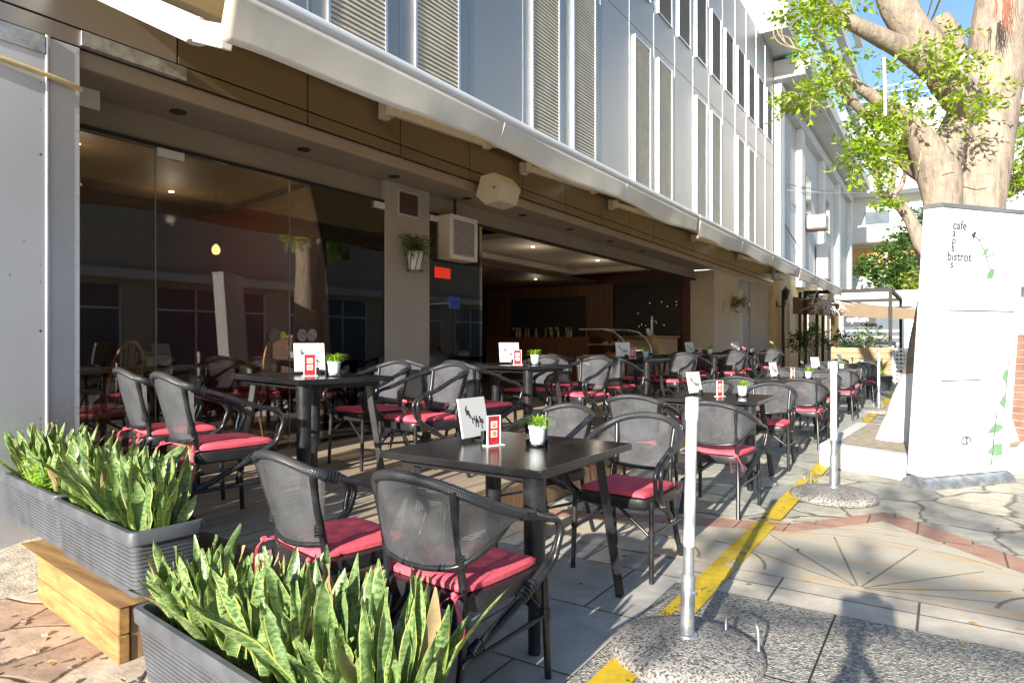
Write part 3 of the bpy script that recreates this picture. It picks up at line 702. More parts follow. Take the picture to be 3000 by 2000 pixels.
# timber edging box under the two planters
t = thing('timber_edging', (-3.4, 1.63, 0), 'golden timber edging of stacked boards carrying two planters', 'edging', None, PA)
for k, (y0, y1, z0, z1) in enumerate([(-.2, -.155, .004, .112), (-.2, -.155, .116, .224), (.16, .2, .004, .224)]):
    MB().bx(-.3 if y0 < 0 else -.5, .72, y0, y1, z0, z1).obj('board', M['plank'], t, local=True, bevel=.006)
for k in range(3): MB().bx([-.58, -.6, -.62][k], .725, -.205+k*.135, -.075+k*.135, .226, .25-.021).obj('top_board', M['plank'], t, local=True, bevel=.004)
MB().bx(-.5, .6, -.13, .14, .0, .22).obj('core', M['riser'], t, local=True)
MB().bx(.675, .712, -.15, .155, .0, .222).obj('end_board', M['riser'], t, local=True, bevel=.004)
m = MB(); rnd = random.Random(12); nx, ny = 16, 10; vs = []
for i in range(nx+1):
    for j in range(ny+1):
        x = lerp(-5.6, -3.86, i/nx); y = lerp(1.2, 2.3, j/ny)-.123*(x+4); f = min(1, max(0, (j/ny-.02)/.85)); vs.append((x, y, .002+.2*f**1.1*(1 if i < nx else .3)+(rnd.uniform(-.02, .004) if 0 < f < 1 else 0)))
m.add(vs, [(i*(ny+1)+j, (i+1)*(ny+1)+j, (i+1)*(ny+1)+j+1, i*(ny+1)+j+1) for i in range(nx) for j in range(ny)])
tag(m.obj('soil_bank', M['drysoil'], None, 60, keep=True), kind='structure')
# ================================================================ ground surfaces
def sheet(name, poly, z, mat, th=0):
    m = MB()
    if th: m.prism(poly, z-th, z)
    else: m.sheet(poly, z)
    return tag(m.obj(name, mat, None, keep=True), kind='structure')
def rect(x0, x1, y0, y1): return [(x0, y0), (x1, y0), (x1, y1), (x0, y1)]
sheet('ground', rect(-90, 90, -60, 160), 0, M['crazy'])
sheet('flagstone_path', rect(-9, -1.18, -6, 2.05), .004, M['rubble'])
sheet('terrace_tiles', rect(-2.7, -1.18, 1.9, 4.35), .008, M['tile'])
sheet('terrace_flags', rect(-2.7, -1.0, 4.9, 22), .008, M['greenflag'])
sheet('aggregate_slabs', rect(-1.172, 4.5, -4, 3.385), .012, M['grit'])
jm = MB()
for x in (-.42, .36, 1.15, 1.95, 2.75): jm.bx(x-.004, x+.004, -4, 3.385, .0125, .0135)
for y in (2.62, 1.85, 1.08): jm.bx(-1.172, 4.5, y-.004, y+.004, .0135, .0142)
tag(jm.obj('slab_joints', M['darkgap'], None, keep=True), kind='structure')
sheet('slab_band', rect(-1.178, 4.5, 3.39, 3.765), .012, M['slabband'])
apex = Vector((-.4, 5.55)); 
def off(a, b, d):
    a = Vector(a); b = Vector(b); t = (b-a).normalized(); return Vector((-t.y, t.x))*d
Lp = Vector((-2.1, 4.35)); Rp = Vector((.95, 3.77)); 
sheet('pink_border', [(-2.66, 4.32), (-.86, 4.95), (-.38, 5.62), (-.28, 5.6), (1.35, 3.77), (-1.18, 3.77), (-2.66, 3.9)], .010, M['pinkband'])
sheet('stone_panel', [(-2.66, 4.08), (-.82, 4.7), (-.36, 5.32), (1.05, 3.77), (-1.17, 3.77), (-2.66, 3.72)], .014, M['art'])
c0 = Vector((-.365, 3.80))
gm = MB()
def groove(pts, w=.011):
    for a, b in zip(pts, pts[1:]):
        gm.beam((a[0], a[1], .0152), (b[0], b[1], .0152), w, .002)
for a in (150, 128, 104, 76, 50, 30, 15):
    d = Vector((cos(radians(a)), sin(radians(a)))); L = [.75, .95, .95, .95, .85, .75, .62][[150, 128, 104, 76, 50, 30, 15].index(a)]
    groove([c0+d*.03, c0+d*L])
for r, a0, a1 in ((.98, 50, 128), (1.15, 60, 125), (1.3, 66, 118)): groove([c0+Vector((cos(radians(a)), sin(radians(a))))*r for a in range(a0, a1+1, 6)])
for cx, r, a0, a1 in ((-1.25, .42, 5, 90), (-1.55, .35, 5, 95), (.62, .42, 80, 175), (.95, .36, 100, 175)):
    groove([(cx+r*cos(radians(a)), 3.8+r*sin(radians(a))) for a in range(a0, a1+1, 9)], .018)
tag(gm.obj('carved_grooves', M['groove'], None, keep=True), kind='structure')
sheet('yellow_line', rect(-1.1, -.962, -2, 22), .020, M['yellow'])
# deck
dk = MB().prism([(-2.62, 2.02), (-2.62, 22.2), (-4.62, 22.2), (-4.62, 2.27)], .0, DZ-.032)
tag(dk.obj('deck_base', M['riser'], None, keep=True), kind='structure')
db = MB(); x = -2.62
while x > -5.1:
    y0 = 2.0+(-2.62-x)*.123; db.bx(x-.138, x, y0, 22.2, DZ-.03, DZ); x -= .145
tag(db.obj('deck', M['deck'], None, keep=True), kind='structure')
rm = MB(); y = 2.02
while y < 22: rm.bx(-2.618, -2.598, y, y+.14, .01, DZ-.032); y += .146
x = -2.62
while x > -4.6: rm.bx(x-.14, x, 1.985+(-2.62-x)*.123, 2.0+(-2.62-x)*.123, .01, DZ-.032); x -= .146
tag(rm.obj('deck_riser', M['riser'], None, keep=True), kind='structure')
# white tree kerb
poly = [(-1.07, 7.39), (-.3, 6.98), (.75, 8.1), (.95, 9.5), (-.95, 9.6)]
k = MB().prism(poly, 0, .235); tag(k.obj('tree_kerb', M['whitewall'], None, bevel=.02), 'low white painted kerb around the foot of the fig tree', 'kerb')
inn = [(-.92, 7.5), (-.33, 7.2), (.6, 8.2), (.8, 9.35), (-.8, 9.45)]
tag(MB().sheet(inn, .24).obj('tree_bed_soil', M['drysoil'], None), kind='structure')
# scattered debris on the left
m = MB(); rnd = random.Random(9)
for i in range(46):
    p = Vector((rnd.uniform(-4.6, -2.3), rnd.uniform(.7, 1.36), .004)); s = rnd.uniform(.006, .03)
    n = 6; vs = [(p.x+s*cos(2*pi*k/n)*rnd.uniform(.6, 1.1), p.y+s*sin(2*pi*k/n)*rnd.uniform(.6, 1.1), p.z+(s*.5 if j else 0)) for j in (0, 1) for k in range(n)]
    m.add(vs, [tuple(range(n, 2*n))]+[(k, (k+1) % n, n+(k+1) % n, n+k) for k in range(n)])
tag(m.obj('rubble_stones', M['rubble'], None), 'loose stone chips scattered along the timber edging', 'stones', kind='stuff')
# ================================================================ cafe building (facade along x = -4.6, shop glass along x = -5.15)
AF, AG = -4.6, -5.15
cafe = thing('cafe_building', (-7, 10, 0), 'cafe building with silver metal cladding, louvred shutters and a recessed glass shop front', 'building')
J0, JS = 5.017, 1.1635
def jy(n): return J0+JS*n
PT = {0: 's', 1: 'p', 2: 's', 3: 's', 4: 'p', 5: 's', 6: 's', 7: 'p', 8: 's', 9: 's', 10: 'p', 11: 's', 12: 's', 13: 'p', 14: 'p', -1: 's', -2: 'p', -3: 'p', -4: 'p', -5: 'p', -6: 'p'}
PT = {n: ('p' if n in (1, 4, 7, 10, 13, 14, -2, -3, -4, -5, -6) else 's') for n in range(-6, 15)}
# mapping: panel n spans jy(n)..jy(n+1)
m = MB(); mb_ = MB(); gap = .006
for n in range(-6, 15):
    y0, y1 = jy(n)+gap, jy(n+1)-gap
    ym, yM = y0+.2, y1-.2
    # fascia strip / lower row / upper row, with openings left for the louvres
    lowr = mb_ if n >= -2 else m; lowr.bx(AF-.03, AF, y0, y1, 3.14, 3.245)  # sunlit end keeps plain cladding, the rest takes the painted shade tone
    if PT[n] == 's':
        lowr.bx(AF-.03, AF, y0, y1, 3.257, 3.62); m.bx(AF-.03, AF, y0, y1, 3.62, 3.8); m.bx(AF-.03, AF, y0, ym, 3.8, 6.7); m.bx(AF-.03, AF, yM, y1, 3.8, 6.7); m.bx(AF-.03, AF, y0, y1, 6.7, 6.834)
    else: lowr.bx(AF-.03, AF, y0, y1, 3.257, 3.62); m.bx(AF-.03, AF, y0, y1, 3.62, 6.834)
    if n >= 5:
        m.bx(AF-.03, AF, y0, y1, 6.846, 7.55); m.bx(AF-.03, AF, y0, ym, 7.55, 9.1); m.bx(AF-.03, AF, yM, y1, 7.55, 9.1); m.bx(AF-.03, AF, y0, y1, 9.1, 10.45)
    else: m.bx(AF-.03, AF, y0, y1, 6.846, 10.45)
m.obj('cladding', M['panel'], cafe, bevel=.003); mb_.obj('fascia_panel', M['shade_brown'], cafe, bevel=.003)
m = MB(); m.bx(AF-.3, AF-.034, -2, 22.5, 3.14, 10.44); m.obj('wall_core', M['darkgap'], cafe)
m = MB()   # slim bright trim profiles on the joints
for n in range(-2, 15): m.bx(AF-.01, AF+.004, jy(n)-.004, jy(n)+.003, 3.7, 10.45)
m.obj('joint_profile', M['alu'], cafe)
def louvre(y0, y1, z0, z1, pitch, matl, fr):
    f = MB()
    for a in (y0, y1): f.bx(AF-.02, AF+.028, a-.014, a+.014, z0-.02, z1+.02)
    for z in (z0, z1): f.bx(AF-.02, AF+.024, y0+.014, y1-.014, z-.018, z+.018)
    fo = f.obj('shutter', fr, cafe)
    s = MB(); z = z0+.02
    while z < z1-.03:
        s.add([(AF-.006, y0+.014, z+.002), (AF+.016, y0+.014, z-.006), (AF+.018, y0+.014, z+.006), (AF-.006, y0+.014, z+pitch*1.02), (AF-.006, y1-.014, z+.002), (AF+.016, y1-.014, z-.006), (AF+.018, y1-.014, z+.006), (AF-.006, y1-.014, z+pitch*1.02)], [(0, 4, 5, 1), (1, 5, 6, 2), (2, 6, 7, 3)]); z += pitch
    s.obj('slats', matl, fo)
for n in range(-1, 15):
    if PT[n] == 's': louvre(jy(n)+.22, jy(n+1)-.22, 3.82, 6.68, .048, M['louver'], M['alu'])
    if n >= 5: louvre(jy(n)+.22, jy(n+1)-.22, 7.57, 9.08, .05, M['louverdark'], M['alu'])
# soffit, beam over the glass
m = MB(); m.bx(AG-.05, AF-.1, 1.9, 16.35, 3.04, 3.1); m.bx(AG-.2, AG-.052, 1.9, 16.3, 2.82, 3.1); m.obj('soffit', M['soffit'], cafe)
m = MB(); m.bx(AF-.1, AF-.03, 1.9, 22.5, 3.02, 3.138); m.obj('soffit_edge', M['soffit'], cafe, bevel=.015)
m = MB(); m.bx(AG-.07, AG+.0, 2.05, 16.3, 2.785, 2.818); m.obj('glass_track', M['darkgap'], cafe)
MB().bx(AF-.42, AF-.405, 2.06, 2.36, 2.9, 3.035).obj('notice_sheet', M['paper'], cafe)
# columns
m = MB(); m.bx(AF-.6, AF+.002, -2, 1.86, .0, 3.13); m.bx(AF-.6, AF-.001, 1.872, 2.05, 0, 3.13); m.obj('column', M['colpanel'], cafe, bevel=.004)
MB().tube([(AF+.001, 1.866, 0), (AF+.001, 1.866, 3.135)], .013, 12).obj('column_trim', M['alu'], cafe, 60)
rr = random.Random(4)
for k in range(34):
    y = rr.choice([1.83, 1.96, 2.03, rr.uniform(1.3, 2.03)]); z = rr.uniform(.6, 3.1); MB().tube([(AF, y, z), (AF+.002, y, z)], .0045 if k % 9 else .007, 8).obj('screw', M['galv'], cafe)
m = MB(); m.bx(AG-.3, AG+.02, 5.36, 6.1, DZ, 3.04); m.obj('pillar', M['greywall'], cafe, bevel=.004)
m = MB(); m.bx(AF-.7, AF-.1, 16.3, 18.6, 0, 3.02); m.obj('shop_wall', M['beige'], cafe, bevel=.01)
m = MB(); m.bx(AF-.7, AF-.14, 20.0, 22.5, 0, 3.02); m.obj('end_wall', M['greywall'], cafe)
# louvred service door
m = MB(); m.bx(AF-.22, AF-.16, 18.6, 20.0, DZ, 3.02); d_ = m.obj('service_door', pm('blue grey door', (.22, .26, .31), .5), cafe)
m = MB(); z = .4
while z < 2.7: m.box((AF-.15, 18.95, z), (.02, .5, .035), 0); z += .06
m.obj('slats', M['whitewall'], d_)
# glass panes
for y0, y1 in ((1.57, 2.829), (2.837, 4.094), (4.102, 5.355), (6.105, 7.2)):
    MB().bx(AG-.005, AG+.005, y0, y1, DZ+.02, 2.784).obj('glass_pane', M['glass'], cafe)
m = MB()
ge = pm('glass edge', (.25, .28, .25), .4)
for y in (2.833, 4.098): MB().bx(AG-.004, AG+.004, y-.0035, y+.0035, DZ, 2.78).obj('pane_edge', ge, cafe)
for a_, b_ in ((2.84, 3.06), (5.2, 5.352), (6.12, 6.28)): MB().bx(AG-.02, AG+.02, a_, b_, 2.715, 2.782).obj('pane_clamp', M['white'], cafe, bevel=.004)
stk = [pm('grey sticker', (.14, .12, .11), .5, var=.5, scale=60), pm('yellow sticker', (.5, .42, .03), .5), pm('pale sticker', (.3, .27, .26), .5, var=.5, scale=60)]
for y, r_, k in ((3.93, .065, 0), (4.02, .035, 1), (4.24, .06, 2), (4.36, .06, 2)):
    m = MB(); n = 20; c = (AG+.0065, y, 1.33); m.add([(c[0], c[1]+r_*cos(2*pi*i/n), c[2]+r_*sin(2*pi*i/n)) for i in range(n)], [tuple(range(n))]); m.obj('round_sticker', stk[k], cafe)
for y in (2.9, 4.1, 5.3, 6.6, 7.9, 9.3, 10.8, 12.3):
    MB().lathe([(.05, -.012), (.06, -.01), (.06, 0)], (-4.95, y, 3.04), 18).obj('downlight', M['dark'], cafe)
# interior shell
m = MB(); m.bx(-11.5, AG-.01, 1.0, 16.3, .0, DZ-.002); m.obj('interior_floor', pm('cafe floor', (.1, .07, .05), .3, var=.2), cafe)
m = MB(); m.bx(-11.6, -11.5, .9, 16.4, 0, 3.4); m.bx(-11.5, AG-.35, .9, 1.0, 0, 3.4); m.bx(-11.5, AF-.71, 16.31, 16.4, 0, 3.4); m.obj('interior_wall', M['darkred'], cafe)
MB().bx(-11.5, -5.6, 5.75, 5.85, DZ, 3.11).obj('partition', M['redpart'], cafe)
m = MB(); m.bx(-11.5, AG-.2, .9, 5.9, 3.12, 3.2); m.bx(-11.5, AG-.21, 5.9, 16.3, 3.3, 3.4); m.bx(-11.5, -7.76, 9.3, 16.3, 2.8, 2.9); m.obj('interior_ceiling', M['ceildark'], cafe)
m = MB(); m.bx(-7.5, AG-.21, 9.3, 14.2, 3.0, 3.1); m.bx(-7.75, -7.5, 9.3, 14.2, 2.9, 3.1); m.bx(-7.75, AG-.21, 14.2, 14.5, 2.9, 3.1); m.obj('ceiling_panel', M['ceil'], cafe)
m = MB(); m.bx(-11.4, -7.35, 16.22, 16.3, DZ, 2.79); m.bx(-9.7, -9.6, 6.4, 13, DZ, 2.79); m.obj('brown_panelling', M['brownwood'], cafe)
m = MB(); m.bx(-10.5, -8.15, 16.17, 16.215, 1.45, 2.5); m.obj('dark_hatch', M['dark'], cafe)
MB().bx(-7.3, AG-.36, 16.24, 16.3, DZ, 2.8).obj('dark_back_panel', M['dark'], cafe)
for k in range(12): MB().lathe([(.001, -.006), (.006, 0), (.001, .006)], (random.uniform(-6.9, -5.6), 16.2, random.uniform(1.5, 2.3)), 6).obj('fairy_light', M['warmglow'], cafe)
m = MB(); m.bx(-10.8, -7.6, 15.3, 16.1, DZ, 1.38); m.obj('bar_counter', M['brownwood'], cafe)
for p in ((-6.3, 10.4, 2.997), (-6.2, 12.9, 2.997), (-8.6, 11.0, 2.797), (-8.7, 9.6, 2.797), (-8.4, 14.0, 2.797), (-6.8, 3.0, 3.117), (-8.0, 4.6, 3.117)):
    lp = bpy.data.lights.new('downlight', 'POINT'); lp.energy = 4.5 if p[1] < 5 else 2.2; lp.color = (1, .86, .68); lp.shadow_soft_size = .06; lo = bpy.data.objects.new('downlight_glow', lp); C.objects.link(lo); lo.location = (p[0], p[1], p[2]-.35); lo.parent = cafe; lo.matrix_parent_inverse = Matrix.Translation(-Vector(cafe.location))
    MB().lathe([(.028, -.006), (.03, 0)], p, 12).obj('spot_lamp', M['bulb'], cafe)
# bottles and glasses on the back bar
bt = MB(); rr = random.Random(8)
for k in range(34):
    y = rr.uniform(-10.4, -7.8); bt.lathe([(.035, 0), (.035, .16), (.013, .21), (.013, .28)], (y, 15.9, 1.382), 8, rr.randint(0, 2))
tag(bt.obj('bottle', [M['clear'], M['dark'], M['counterwood']], None), 'bottles crowded along the dark back bar inside the cafe', 'bottles', kind='stuff')
# display case and counter with beer tap
dc = thing('display_case', (-6.1, 13.6, DZ), 'curved glass food display case inside the open shop front', 'display case')
MB().bx(-6.7, -5.5, 12.9, 14.3, DZ, .95).obj('cabinet', M['counterwood'], dc)
pr = [(-5.52, .95), (-5.55, 1.15), (-5.66, 1.34), (-5.84, 1.48), (-6.1, 1.53), (-6.65, 1.53)]
m = MB(); vs = []
for x, z in pr: vs += [(x, 12.92, z), (x, 14.28, z)]
m.add(vs, [(2*i, 2*i+1, 2*i+3, 2*i+2) for i in range(len(pr)-1)]); m.obj('curved_glass', M['clear'], dc, 80)
m = MB()
for y in (12.92, 14.28): m.tube([(x, y, z) for x, z in pr], .022, 8)
m.tube([(-6.1, 12.92, 1.53), (-6.1, 14.28, 1.53)], .018, 8); m.obj('frame', M['alu'], dc, 60)
m = MB(); m.bx(-6.6, -5.7, 13.0, 14.2, .952, .975); m.bx(-6.5, -5.9, 13.05, 14.1, 1.2, 1.21); m.obj('shelf', M['white'], dc)
m = MB()
for k in range(14): m.lathe([(.05, 0), (.07, .03), (.03, .06)], (random.uniform(-6.4, -5.8), random.uniform(13.1, 14.1), random.choice([.977, 1.212])), 10, k % 2)
m.obj('pastries', [M['food'], M['orange']], dc, 50)
ct = thing('wood_counter', (-5.9, 15.2, DZ), 'pale wood counter beside the display case', 'counter'); MB().bx(-6.5, -5.45, 14.6, 15.8, DZ, 1.36).obj('body', M['counterwood'], ct, bevel=.01); MB().bx(-6.55, -5.4, 14.55, 15.85, 1.361, 1.4).obj('top', M['chairwood'], ct, bevel=.01)
bp = thing('beer_tap', (-5.8, 15.0, 1.4), 'chrome beer tap tower on the pale wood counter', 'beer tap'); MB().lathe([(.09, 0), (.09, .02), (.035, .05), (.03, .42), (.04, .46), (.001, .48)], (-5.8, 15.0, 1.4), 16).obj('tower', M['alu'], bp, 50); MB().tube([(-5.8, 15, 1.75), (-5.7, 15, 1.75), (-5.68, 15, 1.68)], .012, 8).obj('spout', M['alu'], bp, 60)
cpm = MB()
for k in range(3): cpm.lathe([(.03, 0), (.038, .11), (.036, .11), (.028, .01)], (-5.75-.02*k, 14.72+.0*k, 1.401+.03*k), 12)
tag(cpm.obj('cup', M['paper'], None, 50), 'stack of paper cups on the pale wood counter', 'cups')
# windsor chairs + table + person behind the left glass
def windsor():
    t = thing('windsor_chair', (0, 0, 0), 'honey coloured wooden spindle back chair', 'chair'); w = M['chairwood']
    m = MB(); n = 24; vs = [(.21*cos(2*pi*i/n), .2*sin(2*pi*i/n), z) for z in (.43, .465) for i in range(n)]
    m.add(vs, [tuple(range(n-1, -1, -1)), tuple(range(n, 2*n))]+[(i, (i+1) % n, n+(i+1) % n, n+i) for i in range(n)]); m.obj('seat', w, t, 50, local=True)
    bow = spline([(-.19, -.12, .465), (-.21, -.17, .7), (-.17, -.21, .9), (0, -.23, 1.0), (.17, -.21, .9), (.21, -.17, .7), (.19, -.12, .465)], 6)
    MB().tube(bow, .013, 8).obj('bow', w, t, 60, local=True)
    m = MB()
    for k in (-3, -2, -1, 0, 1, 2, 3):
        x = k*.05; ztop = .99-.16*(abs(k)/3)**2.2; m.tube([(x*.8, -.17, .46), (x, -.225+.01*abs(k), ztop)], .008, 6)
    m.obj('spindles', w, t, 60, local=True)
    for sx in (-1, 1):
        for sy in (-1, 1): MB().tube([(sx*.13, sy*.12, .44), (sx*.19, sy*.19, 0)], [.014, .011], 8).obj('leg', w, t, 60, local=True)
    MB().lathe([(.16, .465), (.19, .475), (.185, .5), (.01, .505)], (0, 0, 0), 20).obj('seat_pad', M['cushion'], t, 50, local=True)
    return t
wc = windsor(); gW = 'wooden spindle chairs inside the glass'
put(wc, (-5.5, 2.62, DZ), radians(185), 'wooden spindle back chair just inside the glass beside the metal column', gW)
put(wc, (-5.75, 4.05, DZ), radians(150), 'wooden spindle back chair inside, behind the middle glass pane', gW)
put(wc, (-5.6, 5.0, DZ), radians(100), 'wooden spindle back chair inside, turned sideways near the grey pillar', gW)
put(wc, (-6.6, 7.8, DZ), radians(170), 'wooden chair deep inside the open shop front left of the bar', gW)
it = thing('indoor_table', (-6.3, 3.5, DZ), 'long dark table with pale top edge behind the shop glass', 'table'); MB().bx(-6.65, -5.95, 2.0, 5.0, 1.0, 1.03).obj('tabletop', pm('pale tabletop', (.4, .36, .3), .25), it)
for y in (2.2, 4.8):
    for x in (-6.55, -6.05): MB().bx(x-.03, x+.03, y-.03, y+.03, DZ, .999).obj('leg', M['dark'], it)
p = put(pot0, (-6.1, 3.3, 1.03), 1, 'small pot plant on the long table behind the glass', 'little plant pots on the tables')
p = put(pot0, (-6.1, 4.95, 1.03), 2, 'small pot plant inside next to the grey pillar', 'little plant pots on the tables')
put(menu0, (-6.2, 3.5, 1.03), radians(200), 'menu booklet on the long table behind the glass', 'menu booklets on the tables')
# pendant bulb
pb = thing('pendant_lamp', (-6.6, 4.29, 3.12), 'single warm bulb hanging inside behind the glass', 'lamp'); MB().tube([(-6.6, 4.29, 3.12), (-6.6, 4.29, 2.32)], .004, 6).obj('cord', M['dark'], pb); MB().lathe([(.01, 0), (.035, -.03), (.045, -.07), (.03, -.105), (.001, -.115)], (-6.6, 4.29, 2.32), 14).obj('bulb', M['warmglow'], pb, 60)
# seated customer, barely seen behind the glass
def skin_figure(name, joints, edges, mat, parent):
    me = bpy.data.meshes.new(name); me.from_pydata([j[0] for j in joints], edges, []); o = bpy.data.objects.new(name, me); C.objects.link(o); o.parent = parent
    sk = o.modifiers.new('Skin', 'SKIN'); me.skin_vertices.new() if not me.skin_vertices else None
    for i, j in enumerate(joints): me.skin_vertices[0].data[i].radius = (j[1], j[2] if len(j) > 2 else j[1])
    me.skin_vertices[0].data[0].use_root = True; s = o.modifiers.new('Sub', 'SUBSURF'); s.levels = s.render_levels = 2; me.materials.append(mat); return o
ps = thing('person', (-6.95, 2.85, DZ), 'seated person with long dark hair and an orange red top behind the glass', 'person', None, radians(-70))
J = [((0, 0, .5), .15, .11), ((0, -.01, .72), .13, .1), ((0, 0, .95), .14, .09), ((0, .01, 1.05), .05), ((0, .015, 1.12), .045), ((0, .02, 1.2), .078, .09), ((0, .015, 1.29), .07, .08),
     ((.17, .0, .98), .045), ((.22, .06, .74), .038), ((.12, .27, .72), .028), ((-.17, 0, .98), .045), ((-.22, .06, .74), .038), ((-.12, .27, .72), .028),
     ((.09, .06, .5), .08), ((.11, .44, .5), .058), ((.11, .45, .1), .04), ((.11, .55, .05), .035), ((-.09, .06, .5), .08), ((-.11, .44, .5), .058), ((-.11, .45, .1), .04), ((-.11, .55, .05), .035),
     ((.07, .36, .735), .02), ((-.07, .36, .735), .02)]
E = [(0, 1), (1, 2), (2, 3), (3, 4), (4, 5), (5, 6), (2, 7), (7, 8), (8, 9), (2, 10), (10, 11), (11, 12), (0, 13), (13, 14), (14, 15), (15, 16), (0, 17), (17, 18), (18, 19), (19, 20), (9, 21), (12, 22)]
skin_figure('body', J, E, M['skin'], ps)
m = MB(); m.lathe([(.19, .5), (.165, .7), (.185, .92), (.15, 1.0), (.07, 1.05)], (0, 0, 0), 18); mo = m.obj('top', M['redtop'], ps, 60, local=True); mo.scale = (1.05, .72, 1)
m = MB(); m.lathe([(.085, .93), (.115, 1.05), (.11, 1.2), (.1, 1.3), (.05, 1.36), (.001, 1.375)], (0, -.03, 0), 18); m.obj('hair', M['hair'], ps, 60, local=True)
m = MB()
for s in (-1, 1): m.lathe([(.001, -.009), (.011, 0), (.001, .009)], (s*.03, .105, 1.225), 8)
m.obj('eyes', M['hair'], ps, local=True)
# ================================================================ things on the facade
t = thing('speaker', (-4.45, 6.5, 2.88), 'white wedge shaped loudspeaker hung under the metal fascia', 'speaker')
R = Matrix.Rotation(radians(-8), 3, 'Z') @ Matrix.Rotation(radians(14), 3, 'X')
pl = [(-.15, -.12), (.02, -.19), (.19, -.1), (.19, .1), (.02, .19), (-.15, .12)]
def spk(q): return Vector((-4.4, 6.46, 3.03))+Matrix.Rotation(radians(18), 3, 'Y')@Vector(q)
m = MB(); vs = [spk((x, -.19, z)) for x, z in pl]+[spk((x, .19, z)) for x, z in pl]
m.add(vs, [tuple(range(6)), tuple(range(11, 5, -1))]+[(i, 6+i, 6+(i+1) % 6, (i+1) % 6) for i in range(6)]); m.obj('cabinet', pm('cream speaker', (.62, .56, .45), .5, var=.05), t, bevel=.012)
MB().tube([(-4.5, 6.46, 3.03), (-4.66, 6.46, 3.09)], .018, 8).obj('bracket', M['galv'], t)
m = MB(); m.tube([spk((.08, -.194, .03)), spk((.08, -.188, .03))], .014, 8); m.tube([spk((.1, -.05, -.149)), spk((.1, -.05, -.14))], .014, 8); m.obj('bolt', M['dark'], t)
t = thing('air_unit', (-5.05, 6.55, 2.27), 'beige louvred air heater box hung above the red sign', 'air heater')
MB().bx(-5.25, -4.97, 6.28, 6.82, 2.27, 2.8).obj('casing', M['beige'], t, bevel=.006)
m = MB(); m.bx(-4.969, -4.95, 6.28, 6.33, 2.27, 2.8); m.bx(-4.969, -4.95, 6.77, 6.82, 2.27, 2.8); m.bx(-4.969, -4.951, 6.33, 6.77, 2.75, 2.8); m.bx(-4.969, -4.951, 6.33, 6.77, 2.27, 2.32); m.obj('frame', M['white'], t)
m = MB(); m.bx(-4.9695, -4.966, 6.33, 6.77, 2.32, 2.75); m.obj('dark_opening', M['dark'], t)
m = MB()
for k in range(17): m.box((-4.956, 6.55, 2.335+k*.0255), (.012, .44, .009), 0)
m.obj('slats', M['white'], t); MB().tube([(-5.1, 6.55, 2.8), (-5.1, 6.55, 3.05)], .02, 8).obj('hanger', M['dark'], t)
t = thing('vent_grille', (-5.12, 5.72, 2.7), 'dark square vent grille near the top of the grey pillar', 'vent')
m = MB(); m.bx(-5.131, -5.118, 5.54, 5.9, 2.68, 2.98); m.obj('frame', M['beige'], t)
m = MB(); m.bx(-5.1175, -5.112, 5.57, 5.87, 2.71, 2.95); m.obj('opening', M['dark'], t)
m = MB()
for k in range(11): m.box((-5.108, 5.72, 2.722+k*.0215), (.012, .3, .007), 0)
m.obj('slats', pm('rusty slats', (.16, .1, .07), .6), t)
tag(MB().bx(AG+.012, AG+.02, 6.2, 6.5, 2.04, 2.17).obj('red_sign', M['redsign'], None), 'small plain red sign on the glass under the air heater box', 'sign')
def fern(loc, label, n, L, seed):
    t = thing('hanging_plant', loc, label, 'plant', 'bushy plants in wall baskets'); lx, ly, lz = loc
    MB().lathe([(.07, 0), (.095, .2), (.1, .21), (.09, .21)], (0, 0, 0), 16).obj('pot', M['white'], t, 50, local=True)
    m = MB()
    for k in range(7): a = 2*pi*k/7; m.tube([(.072*cos(a), .072*sin(a), 0), (.1*cos(a+.5), .1*sin(a+.5), .2)], .005, 5)
    m.tube([(.09*cos(a*.5), .09*sin(a*.5), .0) for a in range(14)], .005, 5); m.obj('wire_basket', M['dark'], t, local=True)
    m = MB(); rnd = random.Random(seed)
    for k in range(n):
        a = rnd.random()*6.28; l = L*rnd.uniform(.5, 1.1); rise = rnd.uniform(.0, .3); w = .007
        P = [Vector((cos(a)*l*f*.8, sin(a)*l*f*.8, .2+rise*2*f-(rise*1.2+rnd.uniform(.0, .35)*l*2)*f*f)) for f in (0, .3, .6, .85, 1)]
        sd = Vector((-sin(a), cos(a), .3)); 
        for i in range(4):
            for q in range(3):
                c = lerp(P[i], P[i+1], q/3); d = (P[i+1]-P[i]).normalized()
                for sg in (-1, 1):
                    e = c+(sd*sg+d*.6+Vector((0, 0, rnd.uniform(-.4, .4))))*.022
                    m.add([c, c+d*.012, e], [(0, 1, 2)])
    m.obj('foliage', M['fern'], t, local=True); return t
fern((-5.02, 5.72, 2.07), 'bushy fern in a white pot in a wire basket on the grey pillar', 110, .3, 1)
fern((-4.55, 18.0, 2.05), 'bushy fern in a hanging basket on the beige wall farther along the shop front', 150, .42, 2)
MB_ = MB().box((-4.69, 17.15, 2.15), (.02, .22, .36)); tag(MB_.obj('wall_plaque', pm('ochre plaque', (.55, .38, .16), .6), None), 'small ochre plaque on the beige wall', 'plaque')
